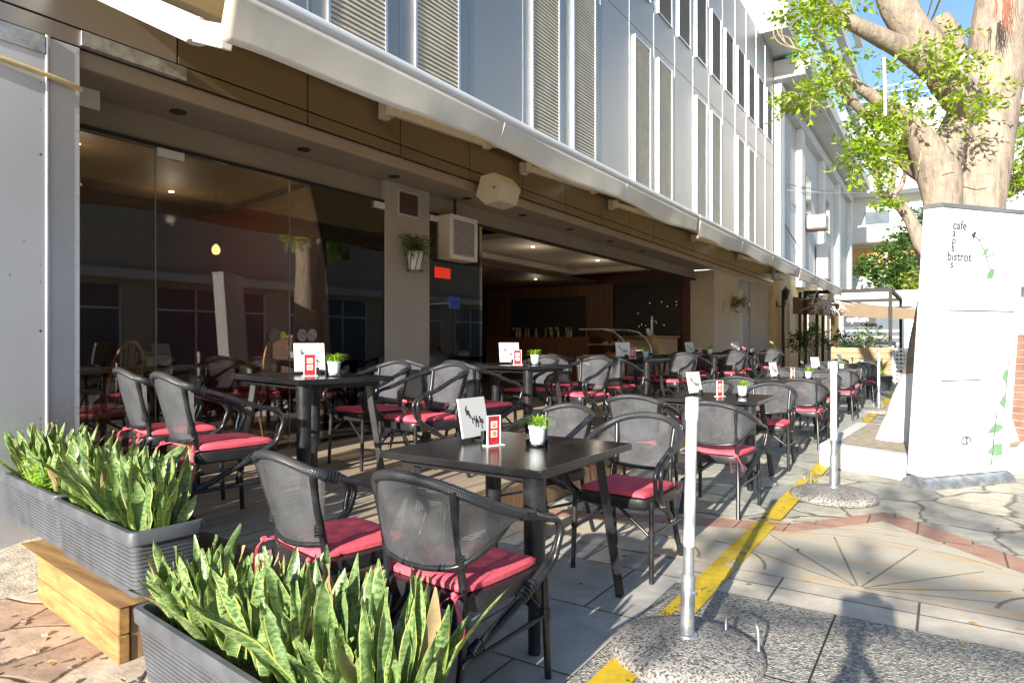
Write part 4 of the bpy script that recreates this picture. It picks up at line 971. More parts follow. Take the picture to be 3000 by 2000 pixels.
# cables and drips on the column
tag(MB().tube(spline([(AF+.018, -1, 3.3), (AF+.02, 1.0, 2.97), (AF+.032, 1.866, 2.885), (AF+.015, 2.05, 2.86)], 5), .017, 8).obj('cable', M['yellowcable'], None, 60), 'cream cable running across the top of the metal column', 'cable')
tag(MB().bx(AF+.001, AF+.02, 2.05, 2.75, 3.145, 3.24).obj('metal_strip', M['galv'], None, bevel=.002), 'lighter strip added for the sunlit end of the fascia above the left glass pane', 'flashing')  # sunlit stretch of the fascia strip put in as a brighter metal piece
tag(MB().bx(AF+.001, AF+.012, -1.5, 1.85, 3.02, 3.13).obj('metal_strip', M['galv'], None), 'galvanised strip crossing the top of the metal column', 'flashing')
# ================================================================ awnings
def awning(y0, y1, label, arms, seed):
    t = thing('awning', (AF, (y0+y1)/2, 3.65), label, 'awning', 'cream folding arm awnings')
    xw, zw, xf, zf = -4.5, 3.66, -2.8, 2.95
    rnd = random.Random(seed)
    m = MB(); nx, ny = 10, 50; vs = []
    for i in range(nx+1):
        for j in range(ny+1):
            f = i/nx; y = lerp(y0, y1, j/ny); vs.append((lerp(xw, xf, f), y, lerp(zw, zf, f)-.035*sin(pi*f)+.006*sin(y*5)*sin(pi*f)))
    m.add(vs, [(i*(ny+1)+j, i*(ny+1)+j+1, (i+1)*(ny+1)+j+1, (i+1)*(ny+1)+j) for i in range(nx) for j in range(ny)]); m.obj('canopy', M['canopy'], t, 80)
    m = MB().tube([(xf, y0-.01, zf), (xf, y1+.01, zf)], .045, 14); m.bx(xf-.035, xf+.02, y0, y1, zf-.075, zf-.03); m.obj('front_bar', M['white'], t, 50)
    m = MB(); nv = 7; n = int((y1-y0)/.06); vs = []
    ph = rnd.random()*6
    for j in range(n+1):
        y = lerp(y0, y1, j/n); seg = (y-y0)/2.3; u = seg % 1; dep = .17+.055*(.5-.5*cos(2*pi*u))+.01*sin(y*3.1+ph)+.07*math.exp(-(y-y0)/.7)
        for i in range(nv+1):
            f = i/nv; vs.append((xf+.03-.05*f+.02*f*sin(y*2.2+ph)+.004*f*sin(y*9+ph)*sin(y*1.3)+.012*f*math.exp(-((u-.5)/.48)**20), y, zf-.035-dep*f))
    m.add(vs, [(j*(nv+1)+i, (j+1)*(nv+1)+i, (j+1)*(nv+1)+i+1, j*(nv+1)+i+1) for j in range(n) for i in range(nv)])
    va = m.obj('valance', M['awning'], t, 80); s = va.modifiers.new('S', 'SOLIDIFY'); s.thickness = .004
    y = y0+2.3
    while y < y1-.3: MB().tube([(xf+.036, y, zf-.04), (xf-.016, y, zf-.2)], .004, 5).obj('seam', M['awning'], t); y += 2.3
    MB().tube([(xw-.0, y0, zw+.0), (xw-.0, y1, zw+.0)], .06, 14).obj('roller', pm('cream roller', (.6, .54, .42), .6), t, 50)
    m = MB().bx(xw-.12, xw+.05, y0, y1, zw+.07, zw+.1); m.obj('cover', M['white'], t)
    for ya, d in arms:
        e = Vector((-4.05, ya+d*1.0, 3.36)); f_ = Vector((xf-.03, ya+d*.25, zf-.04)); s_ = Vector((-4.5, ya, 3.5))
        a = MB(); a.beam(s_, e, .05, .08); a.beam(e, f_, .045, .07)
        a.tube([s_-Vector((0, 0, .06)), s_+Vector((0, 0, .06))], .055, 14); a.tube([e-Vector((0, 0, .055)), e+Vector((0, 0, .055))], .05, 14); a.tube([f_-Vector((0, 0, .04)), f_+Vector((0, 0, .04))], .04, 12)
        ao = a.obj('folding_arm', M['cream'], t, bevel=.006)
        MB().bx(-4.6, -4.53, ya-.05, ya+.05, 3.42, 3.58).obj('bracket', M['cream'], ao, bevel=.01)
awning(1.86, 8.86, 'cream awning nearest the camera, over the first deck tables', [(4.75, 1), (7.3, 1)], 1)
t0 = [o for o in C.objects if o.name == 'awning'][0]
# near arm of the first awning, stretched to the end of its bar
s_, e, f_ = Vector((-4.5, 1.95, 3.52)), WX(575, 92, -3.25), WX(668, 112, -2.86)
a = MB(); a.beam(s_, e, .06, .14); a.beam(e, f_, .055, .11); a.tube([e-Vector((0, 0, .06)), e+Vector((0, 0, .06))], .05, 14); a.obj('folding_arm', M['white'], t0, bevel=.006)
awning(8.92, 16.35, 'cream awning in the middle of the shop front', [(10.0, 1), (14.2, 1)], 2)
awning(16.42, 23.9, 'cream awning at the far end of the shop front', [(18.0, 1), (22.4, -1)], 3)
# ================================================================ white neighbour building with ochre ground floor
nb = thing('white_building', (-8, 33, 0), 'white rendered building with deep eaves beyond the metal clad cafe', 'building')
Y0, Y1 = 22.75, 43
m = MB(); m.bx(-12, AF-.05, Y0, Y1, 3.6, 10.3); m.obj('upper_wall', M['palewall'], nb)
m = MB(); m.bx(-12, AF-.06, Y0, Y1, 0, 3.6); m.obj('ground_floor_wall', M['yellowwall'], nb)
for y in (Y0+.35, 27.0, 32.2, 37.4, 42.6): MB().bx(AF-.05, AF+.16, y-.35, y+.35, 3.3, 9.2).obj('pilaster', M['whitewall'], nb, bevel=.01)
m = MB(); m.bx(AF-.05, AF+.2, Y0, Y1, 9.2, 9.6); m.bx(AF-.05, AF+1.05, Y0, Y1, 9.9, 10.35); m.bx(AF-.05, AF+.9, Y0, Y1, 9.75, 9.9); m.obj('eaves', M['palewall'], nb, bevel=.01)
m = MB(); m.bx(-6, AF+.75, 20.8, 25.2, 10.5, 12.2); m.obj('roof_block', M['palewall'], nb)
for k, (zb, x0) in enumerate(((12.7, AF+.75), (15.8, AF+.6), (18.9, AF+.5))):
    m = MB(); m.bx(-12, x0, Y0+2, Y1+2, zb, zb+.5); m.obj('balcony_slab', M['palewall'], nb)
    m = MB(); m.bx(x0-.06, x0-.03, Y0+2, Y1+2, zb+.5, zb+1.5); m.obj('balustrade', M['turq'], nb)
    m = MB(); m.bx(-12, x0-1.6, Y0+2.2, Y1+1.8, zb-2.6, zb); m.obj('set_back_wall', M['whitewall'], nb)
m = MB(); m.bx(AF+.3, AF+.97, Y0, Y1, 10.36, 11.5); m.obj('balustrade', M['turq'], nb)
for y in (28.6, 33.9):
    m = MB(); m.bx(AF-.07, AF-.03, y-.05, y+1.35, 6.3, 8.0); w = m.obj('window', M['beige'], nb)
    m = MB()
    for k in range(3): m.bx(AF-.03, AF-.02, y+.05+.42*k, y+.4+.42*k, 6.4, 7.9)
    m.obj('pane', M['skyglass'], w)
for y0, w_, h_ in ((25.4, 1.2, 2.4), (29.3, 2.2, 2.5), (34.2, 1.2, 2.4)):
    m = MB(); m.bx(AF-.062, AF-.02, y0-.12, y0, 0.1, h_+.35); m.bx(AF-.062, AF-.02, y0+w_, y0+w_+.12, .1, h_+.35); m.bx(AF-.062, AF-.02, y0, y0+w_, h_+.2, h_+.35); d = m.obj('doorway', M['whitewall'], nb)
    m = MB(); m.bx(AF-.061, AF-.04, y0, y0+w_, .1, h_+.2); m.obj('door_leaf', M['brownwood'] if w_ > 2 else M['counterwood'], d)
def acunit(y, z, sx, sy, sz, label, rot=0):
    t = thing('air_conditioner', (AF+.2, y, z), label, 'air conditioner')
    MB().box((AF+sx/2+.0, y, z+sz/2), (sx, sy, sz)).obj('casing', M['white'], t, bevel=.02)
    m = MB()
    for k in range(int(sz/.07)): m.box((AF+sx+.004, y, z+.05+k*.07), (.008, sy*.8, .03))
    m.obj('grille', M['greywall'], t); MB().box((AF+sx/2, y, z-.03), (sx, sy*.9, .04)).obj('bracket', M['brownwood'], t)
acunit(31.5, 3.95, .45, 1.0, 1.5, 'tall white louvred air conditioner on the white building wall')
acunit(28.9, 5.75, .7, .9, .5, 'boxy air conditioner jutting from a window of the white building')
def lantern(y, z, label):
    t = thing('wall_lantern', (-4.62, y, z), label, 'lantern', 'black wall lanterns')
    m = MB().tube(spline([(-4.64, y, z-.3), (-4.5, y, z-.36), (-4.38, y, z-.28), (-4.36, y, z-.16)], 4), .018, 6); m.box((-4.65, y, z-.28), (.03, .1, .22)); m.obj('bracket', M['dark'], t, 60)
    m = MB().lathe([(.06, 0), (.12, .26), (.15, .27), (.06, .38), (.02, .4), (.015, .46), (.001, .47)], (-4.36, y, z-.15), 6); m.obj('lamp_head', M['black_paint'], t)
    m = MB().lathe([(.062, .03), (.105, .23)], (-4.36, y, z-.15), 5); m.obj('pane', M['clear'], t)
lantern(23.2, 2.78, 'black wall lantern on the ochre wall next to the cafe')
lantern(28.4, 2.85, 'farther black wall lantern on the ochre wall under the awning')
# wires
def wire(a, b, sag, r, mat, label):
    a = Vector(a); b = Vector(b); tag(MB().tube([lerp(a, b, k/12)-Vector((0, 0, sag*4*(k/12)*(1-k/12))) for k in range(13)], r, 5).obj('cable', mat, None), label, 'cable')
wire(WX(2274, 532, AF), WY(2560, 552, 46), .25, .02, M['black_paint'], 'black wire strung from the cladding corner to the white building')
wire(WX(2274, 555, AF), WY(2560, 562, 46), .1, .015, M['white'], 'white wire strung just below the black one')
wire(WY(2705, 95, 30), WY(2740, -30, 22), .02, .03, M['black_paint'], 'thin black cable against the blue sky')
wire(WY(2722, 80, 30), WY(2772, -40, 22), .02, .05, M['black_paint'], 'thick black cable against the blue sky')
wire(WX(2275, 612, AF), WX(2355, 740, AF+.1), .1, .02, M['black_paint'], 'black cable drooping down the white building wall')
# ================================================================ end of the street
eb = thing('end_building', (1, 58, 0), 'tall white apartment building with balconies closing the street', 'building')
m = MB(); m.bx(-9, 16, 52, 62, 0, 17.5); m.obj('wall', M['whitewall'], eb)
for z in (4.6, 7.9, 11.2, 14.5):
    m = MB(); m.bx(-6.2, 12, 50.3, 52, z, z+.2); m.bx(-6.2, 12, 50.3, 50.45, z+.2, z+1.15); m.obj('balcony', M['whitewall'], eb)
    for x in (-4.6, -1.5, 1.6, 4.7, 8.1): MB().bx(x, x+1.5, 51.93, 51.98, z+.25, z+2.3).obj('window', M['skyglass'], eb)
och = pm('ochre render', (.55, .36, .13), .85)
for a_, b_ in ((-6.2, -3.5), (-3.3, 3)): MB().bx(a_, b_, 51.9, 51.99, 5.0, 7.7).obj('ochre_recess', och, eb)
m = MB(); m.bx(-6.5, -2.5, 50.9, 51.9, .5, 4.4); m.obj('red_brick_wall', M['brick'], eb)
m = MB()
for z in (17.9, 18.3, 18.7): m.tube([(-8, 52.1, z), (15, 52.1, z)], .04, 6)
for k in range(9): m.tube([(-8+k*2.8, 52.1, 17.5), (-8+k*2.8, 52.1, 18.7)], .04, 6)
m.obj('roof_railing', M['white'], eb)
hb = thing('back_building', (8, 75, 0), 'white building with roof railings rising behind the end of the street', 'building')
MB().bx(3.2, 22, 70, 80, 0, 33).obj('wall', M['whitewall'], hb)
m = MB()
for z in (33.5, 34.2, 34.9): m.tube([(3.2, 70.1, z), (22, 70.1, z)], .06, 6)
for k in range(9): m.tube([(3.3+k*2.3, 70.1, 33), (3.3+k*2.3, 70.1, 34.9)], .06, 6)
m.obj('roof_railing', M['white'], hb)
# windows so the facade above the fig tree is not blank
for z in (21, 25, 29):
    for x in (4.5, 8, 11.5, 15): MB().bx(x, x+1.4, 69.95, 69.99, z, z+1.7).obj('window', M['skyglass'], hb)
# pergola with tan canopy
pg = thing('pergola', (-3, 27, 0), 'dark steel pergola with a sloping tan canopy past the cafe', 'pergola')
for x, y in ((-1.42, 24), (-1.42, 30), (-4.2, 30), (-3.9, 24)): MB().bx(x-.05, x+.05, y-.05, y+.05, 0, 2.95).obj('post', M['dark'], pg)
m = MB()
for a, b in (((-3.9, 24), (-1.42, 24)), ((-1.42, 24), (-1.42, 30)), ((-4.2, 30), (-1.42, 30)), ((-4.2, 30), (-3.9, 24))): m.beam((a[0], a[1], 2.9), (b[0], b[1], 2.9), .09, .12)
m.obj('frame', M['dark'], pg)
m = MB(); n = 8; vs = []
for i in range(n+1):
    f = i/n; z = 2.78-.55*f-.06*sin(pi*f*4); vs += [(-4.3+3.9*f, 24.1, z), (-4.3+3.9*f, 30, z+.2)]
m.add(vs, [(2*i, 2*i+1, 2*i+3, 2*i+2) for i in range(n)]); 
m.add([(-4.3, 24.09, 2.78), (-.4, 24.09, 2.22), (-.4, 24.06, 1.92), (-4.3, 24.06, 2.2)], [(0, 1, 2, 3)]); m.obj('canopy', M['tan'], pg)
fa = thing('festoon', (-3.4, 22.6, 2.9), 'hanging bundle of pale dried branches under the far awning', 'decoration')
m = MB(); rnd = random.Random(5)
for k in range(60):
    p = Vector((-3.1+rnd.gauss(0, .22), 22.9+rnd.gauss(0, .3), 2.55+rnd.gauss(0, .12))); q = p+Vector((rnd.gauss(0, .2), rnd.gauss(0, .2), -rnd.uniform(.05, .45))); m.tube([p, lerp(p, q, .5)+Vector((rnd.gauss(0, .04), 0, 0)), q], [.014, .01, .004], 4)
m.obj('branches', M['white'], fa)
for k, (px, yy) in enumerate(((2295, 23.6), (2344, 24.4), (2394, 24.8))):
    P = WY(px, 905, yy); tag(MB().bx(P.x-.05, P.x+.05, P.y-.05, P.y+.05, 0, 2.95).obj('terrace_post', M['black_paint'], None), ['dark post of the next terrace, nearest of three', 'dark post of the next terrace, middle of three', 'dark post of the next terrace, farthest of three'][k], 'post', 'dark terrace posts')
# shop kiosk with sign
ks = thing('shop_front', (-2.6, 35.2, 0), 'dark shop front with a white lettered sign across the end of the lane', 'shop')
MB().bx(-4.2, .6, 35, 39, 0, 3.6).obj('wall', M['palewall'], ks)
m = MB(); m.bx(-4.0, -.6, 34.93, 34.99, .3, 2.75); m.obj('window', M['skyglass'], ks)
m = MB(); m.bx(-4.0, -2.65, 34.88, 34.925, 2.0, 2.7); m.obj('sign_board', M['ink'], ks)
tx = text('opium', .36, 'lettering', M['white'], ks, Matrix.Translation(Vector((-3.86, 34.87, 2.2))-Vector(ks.location)) @ Matrix.Rotation(radians(90), 4, 'X'), bold=.012)
m = MB()
for k in range(5): m.bx(-3.9, -1.6, 34.9, 34.92, .5+.3*k, .62+.3*k)
m.obj('window_stripe', M['greywall'], ks)
m = MB(); m.bx(-1.5, -.65, 34.85, 34.92, .3, 2.6); m.obj('white_poster', pm('pale blue poster', (.6, .65, .75), .5, var=.2, scale=2), ks)
ob = thing('orange_stall', (.6, 33, 0), 'orange boarded stall beside the shop front', 'stall'); MB().bx(-.15, 1.6, 32.5, 34, 0, 2.3).obj('boards', M['orange'], ob); MB().bx(0, 1.2, 32.46, 32.49, 1.2, 1.9).obj('poster', M['food'], ob)
# timber screen, lattice, steel post
ts = thing('timber_screen', (-1.9, 21.2, 0), 'low timber screen at the end of the tables', 'screen')
m = MB()
for k in range(7): m.bx(-2.75, -1.22, 21.18, 21.22, .02+k*.155, .165+k*.155)
m.obj('boards', M['screenwood'], ts)
for x in (-2.7, -1.27): MB().bx(x-.04, x+.04, 21.23, 21.3, 0, 1.12).obj('post', M['screenwood'], ts)
lt = thing('lattice_screen', (-.8, 21.2, 0), 'white lattice screen beside the timber screen', 'lattice'); m = MB()
for k in range(9): m.bx(-1.15+k*.09, -1.12+k*.09, 21.19, 21.21, .1, 1.08)
for k in range(9): m.bx(-1.17, -.4, 21.17, 21.188, .15+k*.11, .2+k*.11)
m.obj('slats', M['white'], lt); MB().bx(-1.21, -1.16, 21.1, 21.16, 0, 1.15).obj('post', M['galv'], lt)
# ================================================================ greenery
def leafcloud(m, c, rad, n, size, rnd, elong=1.9, droop=.3, gaps=True):
    c = Vector(c); k = 0; tries = 0
    while k < n and tries < n*6:
        tries += 1
        v = Vector((rnd.gauss(0, 1), rnd.gauss(0, 1), rnd.gauss(0, 1))); v = v.normalized()*(rnd.random()**.45)
        p = c+Vector((v.x*rad[0], v.y*rad[1], v.z*rad[2]))
        if gaps and mnoise.noise(p*(2.2/max(rad))+Vector((3.1, 7.7, 1.3))) < -.12: continue
        a = rnd.random()*6.28; s = size*rnd.uniform(.6, 1.25)
        d = Vector((cos(a), sin(a), rnd.uniform(-.9, .5)-droop)).normalized()*s; sd = d.cross(Vector((rnd.gauss(0, .5), rnd.gauss(0, .5), 1))).normalized()*(s/elong); up = d.cross(sd).normalized()*s*.12
        m.add([p-d*.5, p-d*.08-sd*.5+up, p+d*.5, p-d*.08+sd*.5+up, p+d*.05-up*.3], [(0, 4, 1), (1, 4, 2), (2, 4, 3), (3, 4, 0)]); k += 1
def sprays(m, tw, c, rad, n, size, rnd):
    c = Vector(c)
    for k in range(max(2, n//8)):
        st = c+Vector((rnd.gauss(0, .38)*rad[0], rnd.gauss(0, .38)*rad[1], rnd.gauss(0, .38)*rad[2]))
        d = (st-c).normalized()*.7+Vector((rnd.gauss(0, .6), rnd.gauss(0, .6), rnd.gauss(.15, .5))); d.normalize()
        L = rnd.uniform(.1, .24); pts = [st+d*L*f+Vector((0, 0, -.07*f*f)) for f in (0, .33, .66, 1)]
        tw.tube(pts, [.0028, .002, .0015, .001], 4)
        for q in range(8):
            f = (q+.6)/8; p = st+d*L*f+Vector((0, 0, -.07*f*f)); a = q*2.4+rnd.random(); s = size*rnd.uniform(.65, 1.2)
            x = d.cross(Vector((0, 0, 1)))
            if x.length < .01: x = Vector((1, 0, 0))
            x.normalize(); y = d.cross(x)
            o = (x*cos(a)+y*sin(a)*.6+d*.5+Vector((0, 0, -.25))).normalized(); sd = o.cross(Vector((rnd.gauss(0, .4), rnd.gauss(0, .4), 1))).normalized()*(s*.29); up = o.cross(sd).normalized()*s*.1
            b = p+o*.012; e_ = b+o*s; md = b+o*s*.45
            m.add([b, md-sd+up, e_, md+sd+up, md-up*.4], [(0, 4, 1), (1, 4, 2), (2, 4, 3), (3, 4, 0)])
def shrub(px, py, y, rad, n, size, label, mat='leafmid', seed=1, pot=True):
    P = WY(px, py, y); t = thing('shrub', (P.x, P.y, 0), label, 'shrub', 'shrubs at the end of the terrace'); rnd = random.Random(seed)
    m = MB(); leafcloud(m, P, rad, n, size, rnd); m.obj('foliage', M[mat], t)
    m = MB()
    for k in range(4): m.tube([(P.x, P.y, .3), (P.x+rnd.gauss(0, rad[0]*.3), P.y, P.z)], [.02, .008], 5)
    m.obj('stem', M['bark2'], t)
    if pot: MB().lathe([(.18, 0), (.25, .4), (.26, .42), (.2, .42)], (P.x, P.y, 0), 16).obj('pot', M['plastic'], t, 50)
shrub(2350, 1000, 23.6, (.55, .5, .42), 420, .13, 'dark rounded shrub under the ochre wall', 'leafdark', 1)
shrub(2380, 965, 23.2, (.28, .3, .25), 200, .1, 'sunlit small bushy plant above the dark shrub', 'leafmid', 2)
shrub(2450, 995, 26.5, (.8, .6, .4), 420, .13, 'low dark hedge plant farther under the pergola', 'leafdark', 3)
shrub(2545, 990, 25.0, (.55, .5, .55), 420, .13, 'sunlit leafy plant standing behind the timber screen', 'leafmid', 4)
t = thing('potted_plant', (-1.38, 19.6, 0), 'spiky pale green plant in a grey pot by the timber screen', 'plant'); MB().lathe([(.2, 0), (.28, .36), (.3, .38), (.24, .38)], (-1.38, 19.6, 0), 20).obj('pot', M['plastic'], t, 50)
m = MB(); rnd = random.Random(6)
for k in range(60):
    a = rnd.random()*6.28; L = rnd.uniform(.35, .6); l = rnd.uniform(.1, .35); P = [Vector((-1.38+cos(a)*l*f*f, 19.6+sin(a)*l*f*f, .37+L*f*(1-.2*f))) for f in (0, .4, .8, 1)]; sd = Vector((-sin(a), cos(a), 0)); vs = []
    for i, p in enumerate(P): w = .022*(1-(i/3)**2*.95); vs += [p-sd*w, p+sd*w]
    m.add(vs, [(2*i, 2*i+1, 2*i+3, 2*i+2) for i in range(3)])
m.obj('leaves', M['grass'], t)
# ficus tree
tr = thing('fig_tree', (.15, 8.6, 0), 'large pale barked fig tree behind the white sign, foot painted white', 'tree')
D0 = 7.35
def P_(px, py, d=D0): return WD(px, py, d)
def rr_(px, d=D0): return px*d/F
def limb(pts, name='limb', taper=None):
    P = [P_(p[0], p[1], p[3] if len(p) > 3 else D0) for p in pts]; R = [rr_(p[2]*.94, p[3] if len(p) > 3 else D0) for p in pts]
    n = 6; Q = spline(P, n); rad = []
    for i in range(len(R)-1): rad += [lerp(R[i], R[i+1], k/n) for k in range(n)]
    rad.append(R[-1]); m = MB().tube(Q, rad, 20)
    vs = []
    for v in m.v:
        q = Vector(v); nz = mnoise.noise(q*3.0)*.035+mnoise.noise(q*Vector((9, 9, 2)) if False else Vector((q.x*9, q.y*9, q.z*2)))*.016; vs.append(q)
    cen = Q
    k = 20
    for i in range(len(Q)):
        for j in range(k):
            q = Vector(m.v[i*k+j]); d = (q-Q[i]); f = 1+.13*mnoise.noise(q*2.5)+.07*mnoise.noise(Vector((q.x*8, q.y*8, q.z*2))); m.v[i*k+j] = tuple(Q[i]+d*f)
    return m.obj(name, M['bark'], tr, 80)
limb([(2800, 1330, 175), (2800, 1250, 150), (2815, 1150, 118), (2835, 950, 98), (2848, 750, 84), (2855, 600, 78), (2875, 480, 80), (2890, 400, 78), (2905, 300, 74), (2915, 200, 76), (2925, 100, 74), (2945, -20, 72), (2960, -200, 64), (2990, -500, 45)], 'trunk')
MBf = limb([(2600, 1355, 60, 7.0), (2625, 1310, 68, 7.05), (2675, 1180, 60, 7.15), (2720, 1000, 48, 7.25), (2740, 850, 40, 7.3)], 'buttress')
limb([(2775, 900, 60, 7.2), (2762, 700, 52, 7.2), (2762, 580, 55, 7.2), (2745, 500, 62, 7.2), (2715, 440, 48, 7.15), (2680, 385, 36, 7.1), (2640, 345, 30, 7.05), (2605, 325, 30, 7.0)])
limb([(2745, 520, 45, 7.3), (2700, 485, 44, 7.4), (2655, 450, 38, 7.5), (2632, 432, 30, 7.5), (2628, 430, 4, 7.5)])
limb([(2740, 520, 52, 7.2), (2775, 440, 50, 7.3), (2805, 360, 44, 7.4), (2835, 280, 42, 7.4), (2850, 200, 40, 7.4)])
limb([(2605, 325, 28, 7.0), (2560, 285, 19, 6.95), (2510, 250, 17, 6.9), (2475, 215, 15, 6.9), (2445, 175, 13, 6.85)])
limb([(2600, 335, 20, 7.0), (2560, 355, 15, 6.9), (2510, 310, 13, 6.8), (2455, 250, 11, 6.7), (2420, 225, 7, 6.65)])
limb([(2870, 330, 60, 7.35), (2800, 270, 50, 7.2), (2740, 210, 40, 7.1), (2660, 150, 33, 7.0), (2580, 110, 28, 6.9), (2500, 70, 22, 6.8), (2450, 38, 18, 6.8), (2400, 10, 10, 6.7)])
limb([(2810, 270, 50, 7.3), (2755, 190, 52, 7.3), (2690, 110, 50, 7.3), (2640, 40, 50, 7.3), (2600, -40, 46, 7.3), (2540, -220, 36, 7.2)])
limb([(2810, 200, 35, 7.9), (2790, 120, 32, 7.9), (2760, 70, 30, 7.9), (2750, 50, 26, 7.9)])
limb([(2930, 260, 45, 7.6), (2990, 170, 36, 7.7), (3060, 120, 30, 7.8)])
limb([(2925, 320, 14, 7.2), (2960, 300, 9, 7.2), (3010, 305, 7, 7.2)])
limb([(2950, 560, 24, 8.2), (3000, 520, 26, 8.2), (3060, 460, 24, 8.2)])
m = MB()
for k in range(40):
    x = 2945+random.gauss(0, 11); m.tube([P_(x, -10+random.uniform(0, 20), 6.85), P_(x+random.gauss(0, 5), 40, 6.82), P_(x+random.gauss(0, 8), 60+random.uniform(0, 45), 6.82)], [.004, .003, .0015], 4)
m.obj('aerial_root', pm('red aerial root', (.26, .11, .065), .8, var=.3), tr)
m = MB()
for a, b in (((2590, 170), (2594, 340)), ): m.tube([P_(*a, 6.7), P_(*b, 6.7)], .016, 8)
m.tube(spline([P_(2815, 215, 6.9), P_(2812, 180, 6.88), P_(2835, 160, 6.85), P_(2862, 190, 6.85), P_(2860, 215, 6.9)], 4), .012, 6); m.obj('white_pipe', M['white'], tr, 60)
# bare twigs reaching the wall, and vines on the trunk
for a in ([(2420, 180), (2340, 145), (2300, 125), (2275, 85), (2285, 60)], [(2340, 145), (2290, 130), (2268, 105), (2266, 70)], [(2300, 125), (2290, 95), (2295, 70)], [(2330, 143), (2310, 110), (2280, 105)]): MB().tube(spline([P_(x, y, 6.4) for x, y in a], 3), .005, 4).obj('twig', M['bark2'], tr)
for a in ([(2850, 390), (2838, 430), (2835, 480)], [(2835, 480), (2870, 505), (2905, 510)], [(2765, 483), (2800, 478)], [(2690, 500), (2700, 440)]): MB().tube(spline([P_(x, y, 6.85) for x, y in a], 3), .005, 4).obj('twig', M['bark2'], tr)
m = MB(); tw_ = MB(); rnd = random.Random(21)
CL = [(2390, 25, 6.7, 75, 40, 260), (2330, 50, 6.6, 45, 30, 90), (2365, 105, 6.6, 50, 22, 110), (2425, 40, 6.5, 40, 25, 80), (2430, 150, 6.6, 42, 28, 120), (2345, 285, 6.4, 62, 24, 170), (2410, 262, 6.5, 48, 26, 150), (2450, 240, 6.6, 25, 20, 60), (2385, 185, 6.5, 20, 14, 30),
      (2570, 395, 6.9, 58, 48, 360), (2530, 440, 6.9, 50, 35, 190), (2500, 470, 6.9, 42, 30, 150), (2590, 450, 6.9, 46, 36, 170), (2545, 330, 6.8, 50, 40, 130), (2650, 305, 6.9, 40, 28, 120), (2570, 225, 6.9, 26, 20, 40), (2610, 175, 6.8, 28, 16, 40), (2560, 290, 7.2, 45, 30, 100),
      (2700, 250, 7.4, 45, 30, 80), (2780, 100, 7.2, 46, 14, 70), (2750, 135, 6.7, 48, 22, 90), (2820, 160, 6.7, 40, 18, 60), (2720, 175, 6.8, 30, 26, 70), (2810, 212, 6.65, 34, 20, 70), (2800, 272, 6.8, 34, 30, 80), (2690, 365, 7.4, 50, 24, 130), (2870, 290, 6.6, 36, 26, 60), (2880, 320, 6.6, 20, 18, 40), (2905, 245, 6.7, 22, 12, 24), (2860, 345, 6.6, 16, 12, 20),
      (2975, 270, 7.8, 40, 70, 260), (2985, 360, 7.8, 38, 50, 180), (2960, 470, 7.9, 46, 48, 280), (2990, 520, 7.9, 35, 40, 160), (2975, 560, 8.0, 40, 26, 90), (3030, 420, 7.8, 50, 90, 200), (2500, 15, 6.9, 45, 20, 70), (2555, 560, 7.0, 40, 26, 0)]
for px, py, d, rx, ry, n in CL:
    if n: sprays(m, tw_, P_(px, py, d), (rr_(rx*1.1, d), rr_(rx, d)*.9, rr_(ry*1.15, d)), int(n*1.1), .076, rnd)
m.obj('crown', M['leaf'], tr); tag(tw_.obj('twiglets', M['bark2'], tr), kind='stuff')
# slender second tree behind the sign
t2 = thing('young_tree', (2.0, 14.5, 0), 'slender curved tree between the fig tree and the end building', 'tree')
def limb2(pts, name):
    d = 13.0; P = spline([WD(x, y, d) for x, y, r in pts], 5); R = []
    for i in range(len(pts)-1): R += [lerp(pts[i][2], pts[i+1][2], k/5)*d/F for k in range(5)]
    R.append(pts[-1][2]*d/F); MB().tube(P, R, 12).obj(name, M['bark'], t2, 80)
limb2([(2785, 1190, 26), (2740, 900, 22), (2710, 760, 20), (2690, 700, 19), (2665, 640, 17), (2625, 590, 14), (2605, 570, 11)], 'trunk')
limb2([(2625, 590, 12), (2600, 575, 10), (2580, 560, 8), (2560, 480, 7), (2545, 440, 4)], 'limb'); limb2([(2605, 580, 10), (2612, 540, 9), (2620, 490, 7), (2610, 440, 4)], 'limb'); limb2([(2608, 575, 9), (2640, 545, 8), (2652, 500, 5)], 'limb')
m = MB(); rnd = random.Random(31)
for px, py, rx, ry, n in ((2585, 545, 36, 34, 150), (2590, 600, 45, 18, 140), (2625, 595, 30, 18, 80), (2570, 500, 30, 25, 60), (2650, 480, 30, 20, 40)):
    leafcloud(m, WD(px, py, 12.6), (rx*13/F, rx*13/F, ry*13/F), n, .09, rnd, 1.7, .2, False)
m.obj('crown', M['leaf'], t2)
# leafy trees at the end of the street
def bigtree(px, py, y, rad, n, size, label, mat, seed):
    P = WY(px, py, y); t = thing('street_tree', (P.x, P.y, 0), label, 'tree', 'leafy trees at the end of the street'); rnd = random.Random(seed); m = MB()
    for k in range(7):
        q = P+Vector((rnd.uniform(-.7, .7)*rad[0], rnd.uniform(-.6, .6)*rad[1], rnd.uniform(-.7, .7)*rad[2])); leafcloud(m, q, (rad[0]*.5, rad[1]*.5, rad[2]*.4), n//7, size, rnd, 1.7, .2)
    m.obj('crown', M[mat], t)
    MB().tube(spline([(P.x, P.y, 0), (P.x+.2, P.y, P.z*.6), (P.x, P.y, P.z+rad[2]*.5)], 4), [.22]*4+[.16]*4+[.05], 10).obj('trunk', M['bark2'], t, 60)
bigtree(2660, 800, 44, (2.6, 2, 3.2), 2400, .3, 'dense green tree at the end of the street behind the sign', 'leafmid', 41)
bigtree(2560, 800, 46, (2.2, 1.6, 1.5), 1000, .28, 'drooping green tree in front of the ochre recess', 'leafdark', 42)
